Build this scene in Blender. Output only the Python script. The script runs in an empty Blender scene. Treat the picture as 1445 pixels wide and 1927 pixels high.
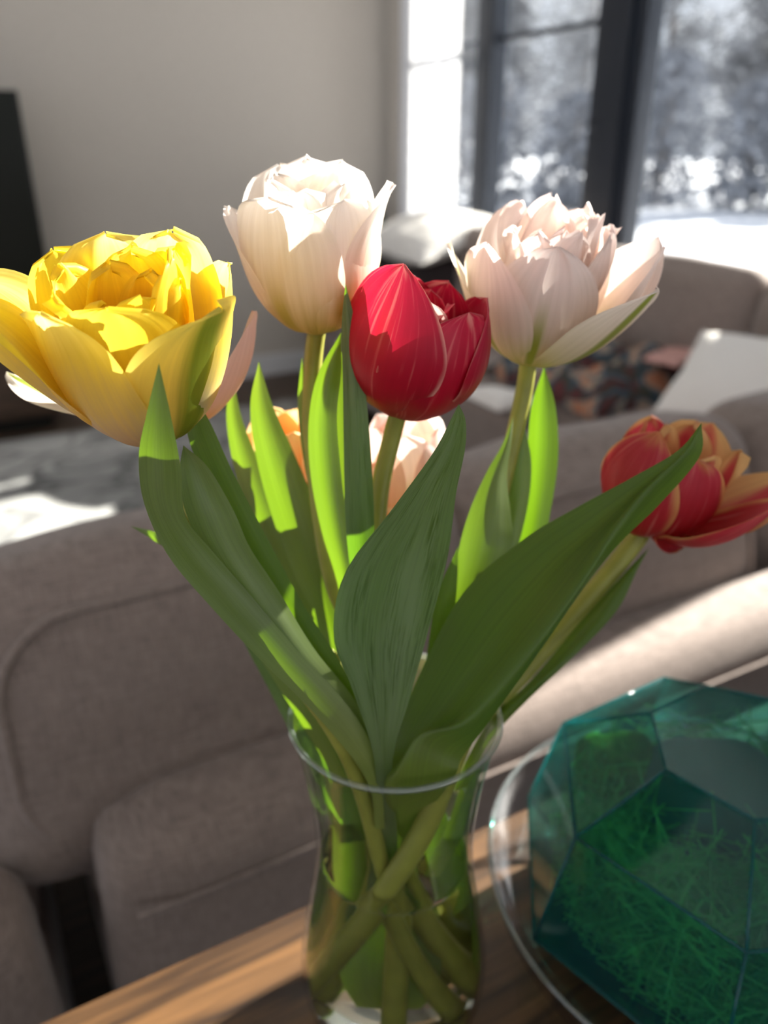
import bpy, bmesh, math, random
from mathutils import Vector, Matrix, noise

scene = bpy.context.scene
col = scene.collection
rnd = random.Random(7)

# ------------------------------------------------------------------ camera
FPX, W, H = 1503.0, 1445.0, 1927.0
PITCH = math.radians(25.0)
SP, CP = math.sin(PITCH), math.cos(PITCH)
CAMZ = 1.185
cam_data = bpy.data.cameras.new('camera')
cam = bpy.data.objects.new('camera', cam_data)
col.objects.link(cam)
cam.location = (0, 0, CAMZ)
cam.rotation_euler = (math.radians(90) - PITCH, 0, 0)
cam_data.sensor_fit = 'VERTICAL'
cam_data.sensor_height = 36.0
cam_data.sensor_width = 36.0
cam_data.lens = FPX / H * 36.0
cam_data.clip_start = 0.01
cam_data.clip_end = 200
cam_data.dof.use_dof = True
cam_data.dof.focus_distance = 0.262
cam_data.dof.aperture_fstop = cam_data.lens / 4.0
scene.camera = cam

# ------------------------------------------------------------------ light
TH = math.radians(28.0)                    # the room is turned by this much to the camera
CT, ST = math.cos(TH), math.sin(TH)
def xy(u, v): return (u * CT - v * ST, u * ST + v * CT)

world = bpy.data.worlds.new('sky')
scene.world = world
world.use_nodes = True
wn, wl = world.node_tree.nodes, world.node_tree.links
wn.clear()
wo = wn.new('ShaderNodeOutputWorld'); wb = wn.new('ShaderNodeBackground')
wt = wn.new('ShaderNodeTexCoord'); wns = wn.new('ShaderNodeTexNoise')
wns.inputs['Scale'].default_value = 3.0; wns.inputs['Detail'].default_value = 5.0
wr = wn.new('ShaderNodeValToRGB')
wr.color_ramp.elements[0].position = 0.35; wr.color_ramp.elements[0].color = (0.70, 0.77, 0.88, 1)
wr.color_ramp.elements[1].position = 0.65; wr.color_ramp.elements[1].color = (0.97, 0.97, 1.0, 1)
wl.new(wt.outputs['Generated'], wns.inputs['Vector'])
wl.new(wns.outputs['Fac'], wr.inputs['Fac'])
wl.new(wr.outputs['Color'], wb.inputs['Color'])
wb.inputs['Strength'].default_value = 0.95
wl.new(wb.outputs['Background'], wo.inputs['Surface'])

SUN = (1.0, 0.15, 0.50)                     # towards the sun, in room axes (u, v, up)
sd = bpy.data.lights.new('sun_offscreen', 'SUN')
sd.energy = 25.0
sd.angle = math.radians(0.6)
sd.color = (1.0, 0.95, 0.86)
sun = bpy.data.objects.new('sun_offscreen', sd)
col.objects.link(sun)
sx, sy = xy(SUN[0], SUN[1])
sun.rotation_euler = Vector((sx, sy, SUN[2])).to_track_quat('Z', 'Y').to_euler()
sun.location = (sx * 12, sy * 12, SUN[2] * 12)

vs = scene.view_settings
vs.view_transform = 'Standard'
vs.look = 'None'
vs.exposure = 0.2
vs.gamma = 1.0
vs.use_curve_mapping = False

# ------------------------------------------------------------------ helpers
def P(px, py, Y):
    """the point at forward distance Y that the photograph shows at (px, py)"""
    x = (px - W / 2) / FPX; y = (py - H / 2) / FPX
    f = CP - y * SP
    t = Y / f
    return Vector((x * t, Y, CAMZ - t * (SP + y * CP)))

def tag(o, label=None, cat=None, group=None, kind=None):
    if label: o['label'] = label
    if cat: o['category'] = cat
    if group: o['group'] = group
    if kind: o['kind'] = kind
    return o

def empty(name, loc, rz=0.0):
    o = bpy.data.objects.new(name, None)
    o.empty_display_size = 0.02
    o.location = loc; o.rotation_euler = (0, 0, rz)
    col.objects.link(o)
    return o

def mesh_obj(name, verts, faces, mat, parent=None, smooth=True, uvs=None, loc=None, rz=0.0):
    me = bpy.data.meshes.new(name)
    me.from_pydata([tuple(v) for v in verts], [], faces)
    if uvs is not None:
        ul = me.uv_layers.new(name='UVMap')
        for lp in me.loops:
            ul.data[lp.index].uv = uvs[lp.vertex_index]
    if smooth:
        for p in me.polygons: p.use_smooth = True
    me.materials.append(mat)
    me.update()
    o = bpy.data.objects.new(name, me)
    col.objects.link(o)
    if parent is not None: o.parent = parent
    if loc is not None: o.location = loc
    if rz: o.rotation_euler = (0, 0, rz)
    return o

def cr(pts, n):
    """Catmull-Rom through pts (lists of Vectors or float tuples), n samples"""
    pts = [Vector(p) for p in pts]
    m = len(pts) - 1
    out = []
    for i in range(n):
        x = i / (n - 1) * m
        k = min(int(x), m - 1); f = x - k
        p1, p2 = pts[k], pts[k + 1]
        p0 = pts[k - 1] if k > 0 else p1 * 2 - p2
        p3 = pts[k + 2] if k + 2 <= m else p2 * 2 - p1
        out.append(0.5 * ((2 * p1) + (p2 - p0) * f + (2 * p0 - 5 * p1 + 4 * p2 - p3) * f * f
                          + (3 * p1 - p0 - 3 * p2 + p3) * f ** 3))
    return out

def tube_data(path, radii, seg=10, cap=True):
    verts, faces = [], []
    n = len(path)
    up = Vector((0.13, 0.2, 0.97))
    ref = None
    for i, p in enumerate(path):
        t = (path[min(i + 1, n - 1)] - path[max(i - 1, 0)])
        t = t.normalized() if t.length > 1e-9 else Vector((0, 0, 1))
        if ref is None:
            ref = t.cross(up)
            if ref.length < 0.1: ref = t.cross(Vector((1, 0, 0)))
        ref = (ref - t * ref.dot(t)).normalized()
        b = t.cross(ref)
        r = radii[i] if hasattr(radii, '__len__') else radii
        for k in range(seg):
            a = 2 * math.pi * k / seg
            verts.append(p + ref * (r * math.cos(a)) + b * (r * math.sin(a)))
    for i in range(n - 1):
        for k in range(seg):
            k2 = (k + 1) % seg
            faces.append((i * seg + k, i * seg + k2, (i + 1) * seg + k2, (i + 1) * seg + k))
    if cap:
        faces.append(tuple(reversed(range(seg))))
        faces.append(tuple(range((n - 1) * seg, n * seg)))
    return verts, faces

def lathe_data(profile, seg=64, close=False):
    verts, faces = [], []
    n = len(profile)
    for r, z in profile:
        for k in range(seg):
            a = 2 * math.pi * k / seg
            verts.append((r * math.cos(a), r * math.sin(a), z))
    rng = n if close else n - 1
    for i in range(rng):
        j = (i + 1) % n
        for k in range(seg):
            k2 = (k + 1) % seg
            faces.append((i * seg + k, i * seg + k2, j * seg + k2, j * seg + k))
    return verts, faces

def box_data(x0, x1, y0, y1, z0, z1):
    v = [(x0, y0, z0), (x1, y0, z0), (x1, y1, z0), (x0, y1, z0), (x0, y0, z1), (x1, y0, z1), (x1, y1, z1), (x0, y1, z1)]
    f = [(0, 3, 2, 1), (4, 5, 6, 7), (0, 1, 5, 4), (1, 2, 6, 5), (2, 3, 7, 6), (3, 0, 4, 7)]
    return v, f

def softbox_data(hx, hy, hz, r, puff=0.0, cuts=12, wob=0.0, seed=0):
    """box with rounded edges and slightly domed faces, centred on the origin"""
    bm = bmesh.new()
    bmesh.ops.create_cube(bm, size=2.0)
    bmesh.ops.subdivide_edges(bm, edges=bm.edges[:], cuts=cuts, use_grid_fill=True)
    h = (hx, hy, hz)
    rr = min(r, hx, hy, hz)
    verts = []
    for v in bm.verts:
        q = []
        for a in range(3):
            c = v.co[a]
            # pull grid lines towards the edges so the rounding is smooth
            c = math.copysign(abs(c) ** 0.6, c) if abs(c) > 1e-9 else 0.0
            q.append(c * h[a])
        inner = Vector([max(-h[a] + rr, min(h[a] - rr, q[a])) for a in range(3)])
        d = Vector(q) - inner
        if d.length > 1e-9: d = d.normalized() * rr
        p = inner + d
        n = [q[a] / h[a] for a in range(3)]
        for a in range(3):
            b, c2 = (a + 1) % 3, (a + 2) % 3
            k = (1 - n[b] ** 2) * (1 - n[c2] ** 2)
            p[a] += math.copysign(1, n[a]) * abs(n[a]) ** 3 * puff * k
        if wob:
            w = noise.noise_vector(p * 7 + Vector((seed * 3.1, seed, 0)))
            p += w * wob
        verts.append(p)
    faces = [tuple(v.index for v in f.verts) for f in bm.faces]
    bm.free()
    return verts, faces

# room things: built in room axes (u, v, up)
def room_empty(name, u, v, z): return empty(name, (*xy(u, v), z), TH)
def room_box(name, u0, u1, v0, v1, z0, z1, mat, parent=None, base=None, bevel=0.0):
    bu, bv, bz = base if base else (0, 0, 0)
    vv, ff = box_data(u0 - bu, u1 - bu, v0 - bv, v1 - bv, z0 - bz, z1 - bz)
    if parent is not None:
        o = mesh_obj(name, vv, ff, mat, parent, smooth=False)
    else:
        o = mesh_obj(name, vv, ff, mat, None, smooth=False, loc=(*xy(bu, bv), bz), rz=TH)
    if bevel:
        b = o.modifiers.new('bevel', 'BEVEL'); b.width = bevel; b.segments = 3; b.limit_method = 'ANGLE'
        for p in o.data.polygons: p.use_smooth = True
    return o

# ------------------------------------------------------------------ materials
def new_mat(name):
    m = bpy.data.materials.new(name); m.use_nodes = True
    nt = m.node_tree
    for n in list(nt.nodes): nt.nodes.remove(n)
    out = nt.nodes.new('ShaderNodeOutputMaterial')
    return m, nt, nt.nodes, nt.links, out

def mat_plain(name, color, rough=0.6, spec=0.4, metal=0.0, noise_scale=0.0, noise_amt=0.0, bump=0.0, bump_scale=200.0, stretch=(1, 1, 1)):
    m, nt, N, L, out = new_mat(name)
    b = N.new('ShaderNodeBsdfPrincipled')
    b.inputs['Roughness'].default_value = rough
    b.inputs['Specular IOR Level'].default_value = spec
    b.inputs['Metallic'].default_value = metal
    b.inputs['Base Color'].default_value = (*color, 1)
    tc = N.new('ShaderNodeTexCoord'); mp = N.new('ShaderNodeMapping')
    mp.inputs['Scale'].default_value = stretch
    L.new(tc.outputs['Object'], mp.inputs['Vector'])
    if noise_scale:
        t = N.new('ShaderNodeTexNoise'); t.inputs['Scale'].default_value = noise_scale; t.inputs['Detail'].default_value = 6
        L.new(mp.outputs['Vector'], t.inputs['Vector'])
        r = N.new('ShaderNodeValToRGB')
        r.color_ramp.elements[0].position = 0.3; r.color_ramp.elements[1].position = 0.7
        r.color_ramp.elements[0].color = (*[c * (1 - noise_amt) for c in color], 1)
        r.color_ramp.elements[1].color = (*[min(1, c * (1 + noise_amt)) for c in color], 1)
        L.new(t.outputs['Fac'], r.inputs['Fac']); L.new(r.outputs['Color'], b.inputs['Base Color'])
    if bump:
        t2 = N.new('ShaderNodeTexNoise'); t2.inputs['Scale'].default_value = bump_scale; t2.inputs['Detail'].default_value = 3
        L.new(mp.outputs['Vector'], t2.inputs['Vector'])
        bp = N.new('ShaderNodeBump'); bp.inputs['Strength'].default_value = bump; bp.inputs['Distance'].default_value = 0.002
        L.new(t2.outputs['Fac'], bp.inputs['Height']); L.new(bp.outputs['Normal'], b.inputs['Normal'])
    L.new(b.outputs['BSDF'], out.inputs['Surface'])
    return m

def mat_fabric(name, color):
    """woven upholstery: two crossing fine waves and a mottled yarn colour"""
    m, nt, N, L, out = new_mat(name)
    b = N.new('ShaderNodeBsdfPrincipled')
    b.inputs['Roughness'].default_value = 0.9
    b.inputs['Specular IOR Level'].default_value = 0.15
    b.inputs['Sheen Weight'].default_value = 0.25
    tc = N.new('ShaderNodeTexCoord')
    mix = None
    hs = []
    for sc in ((900, 60, 60), (60, 60, 900)):
        mp = N.new('ShaderNodeMapping'); mp.inputs['Scale'].default_value = sc
        L.new(tc.outputs['Object'], mp.inputs['Vector'])
        t = N.new('ShaderNodeTexNoise'); t.inputs['Scale'].default_value = 1.0; t.inputs['Detail'].default_value = 2
        L.new(mp.outputs['Vector'], t.inputs['Vector']); hs.append(t)
    ad = N.new('ShaderNodeMath'); ad.operation = 'ADD'
    L.new(hs[0].outputs['Fac'], ad.inputs[0]); L.new(hs[1].outputs['Fac'], ad.inputs[1])
    hf = N.new('ShaderNodeMath'); hf.operation = 'MULTIPLY'; hf.inputs[1].default_value = 0.5
    L.new(ad.outputs[0], hf.inputs[0])
    r = N.new('ShaderNodeValToRGB')
    r.color_ramp.elements[0].position = 0.35; r.color_ramp.elements[1].position = 0.65
    r.color_ramp.elements[0].color = (*[c * 0.72 for c in color], 1)
    r.color_ramp.elements[1].color = (*[c * 1.28 for c in color], 1)
    L.new(hf.outputs[0], r.inputs['Fac']); L.new(r.outputs['Color'], b.inputs['Base Color'])
    bp = N.new('ShaderNodeBump'); bp.inputs['Strength'].default_value = 0.5; bp.inputs['Distance'].default_value = 0.001
    L.new(hf.outputs[0], bp.inputs['Height']); L.new(bp.outputs['Normal'], b.inputs['Normal'])
    L.new(b.outputs['BSDF'], out.inputs['Surface'])
    return m

def mat_wood(name, dark, light, axis_scale=(2.0, 26.0, 26.0), rough=0.5):
    m, nt, N, L, out = new_mat(name)
    b = N.new('ShaderNodeBsdfPrincipled')
    b.inputs['Roughness'].default_value = rough
    tc = N.new('ShaderNodeTexCoord'); mp = N.new('ShaderNodeMapping')
    mp.inputs['Scale'].default_value = axis_scale
    L.new(tc.outputs['Object'], mp.inputs['Vector'])
    t = N.new('ShaderNodeTexNoise'); t.inputs['Scale'].default_value = 2.2; t.inputs['Detail'].default_value = 8
    t.inputs['Distortion'].default_value = 0.6
    L.new(mp.outputs['Vector'], t.inputs['Vector'])
    r = N.new('ShaderNodeValToRGB')
    r.color_ramp.elements[0].position = 0.36; r.color_ramp.elements[0].color = (*dark, 1)
    r.color_ramp.elements[1].position = 0.66; r.color_ramp.elements[1].color = (*light, 1)
    L.new(t.outputs['Fac'], r.inputs['Fac']); L.new(r.outputs['Color'], b.inputs['Base Color'])
    bp = N.new('ShaderNodeBump'); bp.inputs['Strength'].default_value = 0.25; bp.inputs['Distance'].default_value = 0.001
    L.new(t.outputs['Fac'], bp.inputs['Height']); L.new(bp.outputs['Normal'], b.inputs['Normal'])
    L.new(b.outputs['BSDF'], out.inputs['Surface'])
    return m

def mat_pane(name, tint=(0.97, 0.98, 0.98), gloss_rough=0.02, body=0.0, body_col=(0.1, 0.5, 0.5), fres=1.45):
    """thin clear or tinted sheet: light goes straight through, the surface mirrors by Fresnel"""
    m, nt, N, L, out = new_mat(name)
    tr = N.new('ShaderNodeBsdfTransparent'); tr.inputs['Color'].default_value = (*tint, 1)
    gl = N.new('ShaderNodeBsdfGlossy'); gl.inputs['Roughness'].default_value = gloss_rough
    # Schlick reflectance, the same from both sides of the sheet
    fr = N.new('ShaderNodeLayerWeight'); fr.inputs['Blend'].default_value = 0.5
    pw = N.new('ShaderNodeMath'); pw.operation = 'POWER'; pw.inputs[1].default_value = 5.0
    f0 = ((fres - 1) / (fres + 1)) ** 2
    ma = N.new('ShaderNodeMath'); ma.operation = 'MULTIPLY_ADD'; ma.inputs[1].default_value = (1 - f0) * 0.8; ma.inputs[2].default_value = f0
    L.new(fr.outputs['Facing'], pw.inputs[0]); L.new(pw.outputs[0], ma.inputs[0])
    mx = N.new('ShaderNodeMixShader')
    L.new(ma.outputs[0], mx.inputs['Fac'])
    base = tr
    if body:
        di = N.new('ShaderNodeBsdfDiffuse'); di.inputs['Color'].default_value = (*body_col, 1)
        tl = N.new('ShaderNodeBsdfTranslucent'); tl.inputs['Color'].default_value = (*body_col, 1)
        m2 = N.new('ShaderNodeMixShader'); m2.inputs['Fac'].default_value = 0.5
        L.new(di.outputs[0], m2.inputs[1]); L.new(tl.outputs[0], m2.inputs[2])
        m3 = N.new('ShaderNodeMixShader'); m3.inputs['Fac'].default_value = body
        L.new(tr.outputs[0], m3.inputs[1]); L.new(m2.outputs[0], m3.inputs[2])
        base = m3
    L.new(base.outputs[0], mx.inputs[1]); L.new(gl.outputs[0], mx.inputs[2])
    L.new(mx.outputs[0], out.inputs['Surface'])
    return m

def mat_glass(name, color=(0.95, 0.98, 0.97), ior=1.45, rough=0.0):
    m, nt, N, L, out = new_mat(name)
    b = N.new('ShaderNodeBsdfPrincipled')
    b.inputs['Base Color'].default_value = (*color, 1)
    b.inputs['Roughness'].default_value = rough
    b.inputs['IOR'].default_value = ior
    b.inputs['Transmission Weight'].default_value = 1.0
    L.new(b.outputs['BSDF'], out.inputs['Surface'])
    return m

def mat_petal(name, ramp, edge=None, edge_at=0.75, stripe=None, stripe_w=0.1, stripe_top=0.8, streak=0.25, trans=0.5, streak_col=None, rough=0.45):
    """colour runs along the petal (ramp over its length), with an edge colour, a mid stripe and fine lengthwise veins"""
    m, nt, N, L, out = new_mat(name)
    uv = N.new('ShaderNodeUVMap')
    sep = N.new('ShaderNodeSeparateXYZ'); L.new(uv.outputs['UV'], sep.inputs[0])
    # lengthwise veins
    mp = N.new('ShaderNodeMapping'); mp.inputs['Scale'].default_value = (22, 1.6, 1)
    L.new(uv.outputs['UV'], mp.inputs['Vector'])
    obi = N.new('ShaderNodeObjectInfo')
    cmb = N.new('ShaderNodeCombineXYZ'); mulr = N.new('ShaderNodeMath'); mulr.operation = 'MULTIPLY'; mulr.inputs[1].default_value = 40
    L.new(obi.outputs['Random'], mulr.inputs[0]); L.new(mulr.outputs[0], cmb.inputs[0]); L.new(cmb.outputs[0], mp.inputs['Location'])
    t = N.new('ShaderNodeTexNoise'); t.inputs['Scale'].default_value = 1.0; t.inputs['Detail'].default_value = 3
    L.new(mp.outputs['Vector'], t.inputs['Vector'])
    mp2 = N.new('ShaderNodeMapping'); mp2.inputs['Scale'].default_value = (5, 2, 1)
    L.new(uv.outputs['UV'], mp2.inputs['Vector']); L.new(cmb.outputs[0], mp2.inputs['Location'])
    t2 = N.new('ShaderNodeTexNoise'); t2.inputs['Scale'].default_value = 1.0
    L.new(mp2.outputs['Vector'], t2.inputs['Vector'])
    # ramp coordinate = v + noise
    def math_node(op, a, b=None, clamp=False):
        n = N.new('ShaderNodeMath'); n.operation = op; n.use_clamp = clamp
        for i, q in enumerate((a, b)):
            if q is None: continue
            if isinstance(q, (int, float)): n.inputs[i].default_value = q
            else: L.new(q, n.inputs[i])
        return n.outputs[0]
    nz = math_node('MULTIPLY', math_node('SUBTRACT', t.outputs['Fac'], 0.5), 0.25)
    vv = math_node('ADD', sep.outputs['Y'], nz, True)
    r = N.new('ShaderNodeValToRGB')
    while len(r.color_ramp.elements) < len(ramp): r.color_ramp.elements.new(0.5)
    for e, (p_, c_) in zip(r.color_ramp.elements, ramp):
        e.position = p_; e.color = (*c_, 1)
    L.new(vv, r.inputs['Fac'])
    colour = r.outputs['Color']
    def mixcol(fac, a, b):
        n = N.new('ShaderNodeMix'); n.data_type = 'RGBA'
        L.new(fac, n.inputs['Factor']); L.new(a, n.inputs['A'])
        if isinstance(b, tuple): n.inputs['B'].default_value = (*b, 1)
        else: L.new(b, n.inputs['B'])
        return n.outputs['Result']
    side = math_node('ABSOLUTE', math_node('MULTIPLY', math_node('SUBTRACT', sep.outputs['X'], 0.5), 2.0))
    def smooth(x, lo, hi):
        n = N.new('ShaderNodeMapRange'); n.interpolation_type = 'SMOOTHSTEP'
        n.inputs['From Min'].default_value = lo; n.inputs['From Max'].default_value = hi
        L.new(x, n.inputs['Value']); return n.outputs['Result']
    if streak_col:
        f = smooth(t.outputs['Fac'], 0.55, 0.72)
        colour = mixcol(math_node('MULTIPLY', f, streak), colour, streak_col)
    if edge:
        tipe = math_node('MAXIMUM', side, math_node('MULTIPLY', math_node('SUBTRACT', sep.outputs['Y'], 0.1), 1.08))
        e = math_node('ADD', tipe, math_node('MULTIPLY', math_node('SUBTRACT', t2.outputs['Fac'], 0.5), 0.35))
        colour = mixcol(smooth(e, edge_at, min(1.05, edge_at + 0.22)), colour, edge)
    if stripe:
        f = smooth(math_node('ADD', side, math_node('MULTIPLY', math_node('SUBTRACT', t.outputs['Fac'], 0.5), 0.12)), stripe_w, stripe_w * 0.25)
        top = smooth(sep.outputs['Y'], stripe_top, stripe_top - 0.4)
        colour = mixcol(math_node('MULTIPLY', f, top), colour, stripe)
    # vein modulation
    hv = N.new('ShaderNodeHueSaturation')
    L.new(math_node('ADD', math_node('MULTIPLY', t.outputs['Fac'], 0.24), 0.88), hv.inputs['Value'])
    L.new(colour, hv.inputs['Color'])
    colour = hv.outputs['Color']
    pb = N.new('ShaderNodeBsdfPrincipled')
    pb.inputs['Roughness'].default_value = rough; pb.inputs['Specular IOR Level'].default_value = 0.3
    L.new(colour, pb.inputs['Base Color'])
    bp = N.new('ShaderNodeBump'); bp.inputs['Strength'].default_value = 0.25; bp.inputs['Distance'].default_value = 0.0006
    L.new(t.outputs['Fac'], bp.inputs['Height']); L.new(bp.outputs['Normal'], pb.inputs['Normal'])
    tl = N.new('ShaderNodeBsdfTranslucent'); L.new(colour, tl.inputs['Color'])
    mx = N.new('ShaderNodeMixShader'); mx.inputs['Fac'].default_value = trans
    L.new(pb.outputs[0], mx.inputs[1]); L.new(tl.outputs[0], mx.inputs[2])
    L.new(mx.outputs[0], out.inputs['Surface'])
    return m

def mat_leaf(name, green, bloom, bloom_amt=0.5, glow=(0.22, 0.5, 0.01), trans=0.38, scuff=0.0, base=(0.28, 0.3, 0.06)):
    """green leaf, waxy grey bloom in lengthwise streaks, paler towards its base"""
    m, nt, N, L, out = new_mat(name)
    uv = N.new('ShaderNodeUVMap')
    sep = N.new('ShaderNodeSeparateXYZ'); L.new(uv.outputs['UV'], sep.inputs[0])
    def tex(sc, detail):
        mp = N.new('ShaderNodeMapping'); mp.inputs['Scale'].default_value = sc
        L.new(uv.outputs['UV'], mp.inputs['Vector'])
        t = N.new('ShaderNodeTexNoise'); t.inputs['Scale'].default_value = 1.0; t.inputs['Detail'].default_value = detail
        L.new(mp.outputs['Vector'], t.inputs['Vector']); return t.outputs['Fac']
    def ramp(x, p0, p1, c0=(0, 0, 0), c1=(1, 1, 1)):
        r = N.new('ShaderNodeValToRGB')
        r.color_ramp.elements[0].position = p0; r.color_ramp.elements[0].color = (*c0, 1)
        r.color_ramp.elements[1].position = p1; r.color_ramp.elements[1].color = (*c1, 1)
        L.new(x, r.inputs['Fac']); return r.outputs['Color']
    def mixcol(fac, a, b):
        n = N.new('ShaderNodeMix'); n.data_type = 'RGBA'
        if isinstance(fac, float): n.inputs['Factor'].default_value = fac
        else: L.new(fac, n.inputs['Factor'])
        for s, q in (('A', a), ('B', b)):
            if isinstance(q, tuple): n.inputs[s].default_value = (*q, 1)
            else: L.new(q, n.inputs[s])
        return n.outputs['Result']
    vein = tex((40, 2.0, 1), 2)
    patch = tex((3.0, 3.0, 1), 4)
    c = mixcol(ramp(vein, 0.3, 0.7), tuple(x * 0.85 for x in green), tuple(x * 1.15 for x in green))
    mul = N.new('ShaderNodeMath'); mul.operation = 'MULTIPLY'; mul.inputs[1].default_value = bloom_amt
    L.new(ramp(patch, 0.25, 0.7), mul.inputs[0])
    c = mixcol(mul.outputs[0], c, bloom)
    if scuff:                                       # the bloom rubbed off in short lengthwise scratches
        sc1 = ramp(tex((55, 14, 1), 6), 0.47, 0.58)
        sc2 = ramp(tex((6, 4.5, 1), 4), 0.42, 0.60)
        mu = N.new('ShaderNodeMath'); mu.operation = 'MULTIPLY'
        L.new(sc1, mu.inputs[0]); L.new(sc2, mu.inputs[1])
        mu2 = N.new('ShaderNodeMath'); mu2.operation = 'MULTIPLY'; mu2.inputs[1].default_value = scuff
        L.new(mu.outputs[0], mu2.inputs[0])
        c = mixcol(mu2.outputs[0], c, tuple(x * 0.42 for x in green))
    basef = ramp(sep.outputs['Y'], 0.02, 0.38, (0.75, 0.75, 0.75), (0, 0, 0))
    c = mixcol(basef, c, base)
    pb = N.new('ShaderNodeBsdfPrincipled')
    pb.inputs['Roughness'].default_value = 0.42; pb.inputs['Specular IOR Level'].default_value = 0.4
    L.new(c, pb.inputs['Base Color'])
    bp = N.new('ShaderNodeBump'); bp.inputs['Strength'].default_value = 0.2; bp.inputs['Distance'].default_value = 0.0005
    L.new(vein, bp.inputs['Height']); L.new(bp.outputs['Normal'], pb.inputs['Normal'])
    tl = N.new('ShaderNodeBsdfTranslucent')
    L.new(mixcol(ramp(vein, 0.3, 0.7), tuple(x * 0.8 for x in glow), glow), tl.inputs['Color'])
    mx = N.new('ShaderNodeMixShader'); mx.inputs['Fac'].default_value = trans
    L.new(pb.outputs[0], mx.inputs[1]); L.new(tl.outputs[0], mx.inputs[2])
    L.new(mx.outputs[0], out.inputs['Surface'])
    return m

M = {}
M['wall'] = mat_plain('wall_paint', (0.50, 0.46, 0.41), 0.85, 0.2, noise_scale=40, noise_amt=0.03, bump=0.1)
M['wallwhite'] = mat_plain('white_paint', (0.66, 0.66, 0.67), 0.8, 0.2, bump=0.1)
M['ceil'] = mat_plain('ceiling_paint', (0.8, 0.79, 0.77), 0.9, 0.1, bump=0.1)
M['frame'] = mat_plain('dark_frame', (0.018, 0.024, 0.036), 0.5, 0.4)
M['floor'] = mat_wood('floor_wood', (0.035, 0.02, 0.012), (0.09, 0.055, 0.03), (3, 30, 30), 0.45)
M['table'] = mat_wood('table_wood', (0.022, 0.010, 0.004), (0.15, 0.072, 0.025), (3.0, 30, 30), 0.5)
M['sofa'] = mat_fabric('sofa_fabric', (0.265, 0.21, 0.185))
M['piping'] = M['sofa']
M['pillow'] = mat_plain('white_cotton', (0.82, 0.79, 0.75), 0.9, 0.1, bump=0.3, bump_scale=300)
M['black'] = mat_plain('black_plastic', (0.008, 0.009, 0.007), 0.35, 0.4)
M['screen'] = mat_plain('screen_glass', (0.006, 0.008, 0.005), 0.35, 0.2)
M['console'] = mat_wood('console_wood', (0.035, 0.02, 0.012), (0.11, 0.065, 0.04), (3, 30, 40), 0.55)
M['pane'] = mat_pane('window_glass')
M['snow'] = mat_plain('snow', (0.85, 0.88, 0.95), 0.8, 0.2, noise_scale=0.6, noise_amt=0.06)
M['bark'] = mat_plain('bark', (0.23, 0.21, 0.20), 0.9, 0.1, noise_scale=8, noise_amt=0.3)
M['twig'] = mat_plain('frosted_twigs', (0.30, 0.31, 0.33), 0.9, 0.1, noise_scale=3, noise_amt=0.3)

# ------------------------------------------------------------------ the room
UW, VW, ZC = 2.30, 4.15, 2.60            # window wall, far wall, ceiling
def struct(o): o['kind'] = 'structure'; return o
struct(room_box('floor', -3.6, UW + 0.2, -3.2, VW + 0.2, -0.1, 0.0, M['floor']))
struct(room_box('wall_back', -3.6, UW + 0.2, VW, VW + 0.15, 0.0, ZC, M['wall']))
struct(room_box('baseboard_back', -3.6, UW - 0.02, VW - 0.018, VW, 0.0, 0.11, M['wallwhite']))

WH, WS = 2.46, 0.55                       # window head and sill
# window wall with two openings
wr_ = empty('wall_right', (*xy(UW, 0), 0), TH); struct(wr_)
for (v0, v1, z0, z1, d_) in ((-3.2, VW, WH, ZC, .15), (-3.2, VW, 0, WS, .15), (3.92, VW, WS, WH, .15), (2.40, 2.60, WS, WH, .05), (-3.2, 0.5, WS, WH, .15)):
    room_box('wall_panel', UW, UW + d_, v0, v1, z0, z1, M['wallwhite'], wr_, (UW, 0, 0))

def window(name, v0, v1, side_l, side_r, bars=(), mull=()):
    e = empty(name, (*xy(UW, v0), WS), TH); struct(e)
    b = (UW, v0, WS)
    room_box('frame_side', UW - 0.03, UW + 0.05, v0, v0 + side_l, WS, WH, M['frame'], e, b, 0.004)
    room_box('frame_side', UW - 0.03, UW + 0.05, v1 - side_r, v1, WS, WH, M['frame'], e, b, 0.004)
    room_box('frame_head', UW - 0.028, UW + 0.05, v0, v1, WH - 0.07, WH, M['frame'], e, b, 0.004)
    room_box('frame_sill', UW - 0.028, UW + 0.05, v0, v1, WS, WS + 0.08, M['frame'], e, b, 0.004)
    for z in bars:
        room_box('glazing_bar', UW + 0.0, UW + 0.029, v0 + side_l, v1 - side_r, z - 0.011, z + 0.011, M['frame'], e, b)
    for v in mull:
        room_box('mullion', UW - 0.03, UW + 0.05, v - 0.05, v + 0.07, WS, WH, M['frame'], e, b)
    room_box('pane', UW + 0.030, UW + 0.036, v0 + side_l * 0.5, v1 - side_r * 0.5, WS + 0.04, WH - 0.04, M['pane'], e, b)
    return e
window('window_1', 2.52, 3.92, 0.10, 0.05, bars=(1.575,), mull=(3.33,))
window('window_2', 0.50, 2.44, 0.07, 0.07, bars=())
struct(room_box('added_shade_post', UW - 0.03, UW + 0.05, 0.82, 1.14, WS, WH, M['frame']))  # unseen post, added so its shadow keeps sun off the near back cushions
struct(room_box('trim_1', UW - 0.05, UW, 2.43, 2.55, WS, WH, M['frame']))

struct(room_box('ceiling', -3.6, UW + 0.15, -3.2, VW + 0.15, ZC, ZC + 0.03, M['ceil']))

# ------------------------------------------------------------------ outside
gr = room_box('floor_outside', UW + 0.2, 60, -30, 70, -0.55, -0.45, M['snow']); gr.name = 'snowy_ground'; struct(gr)

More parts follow.
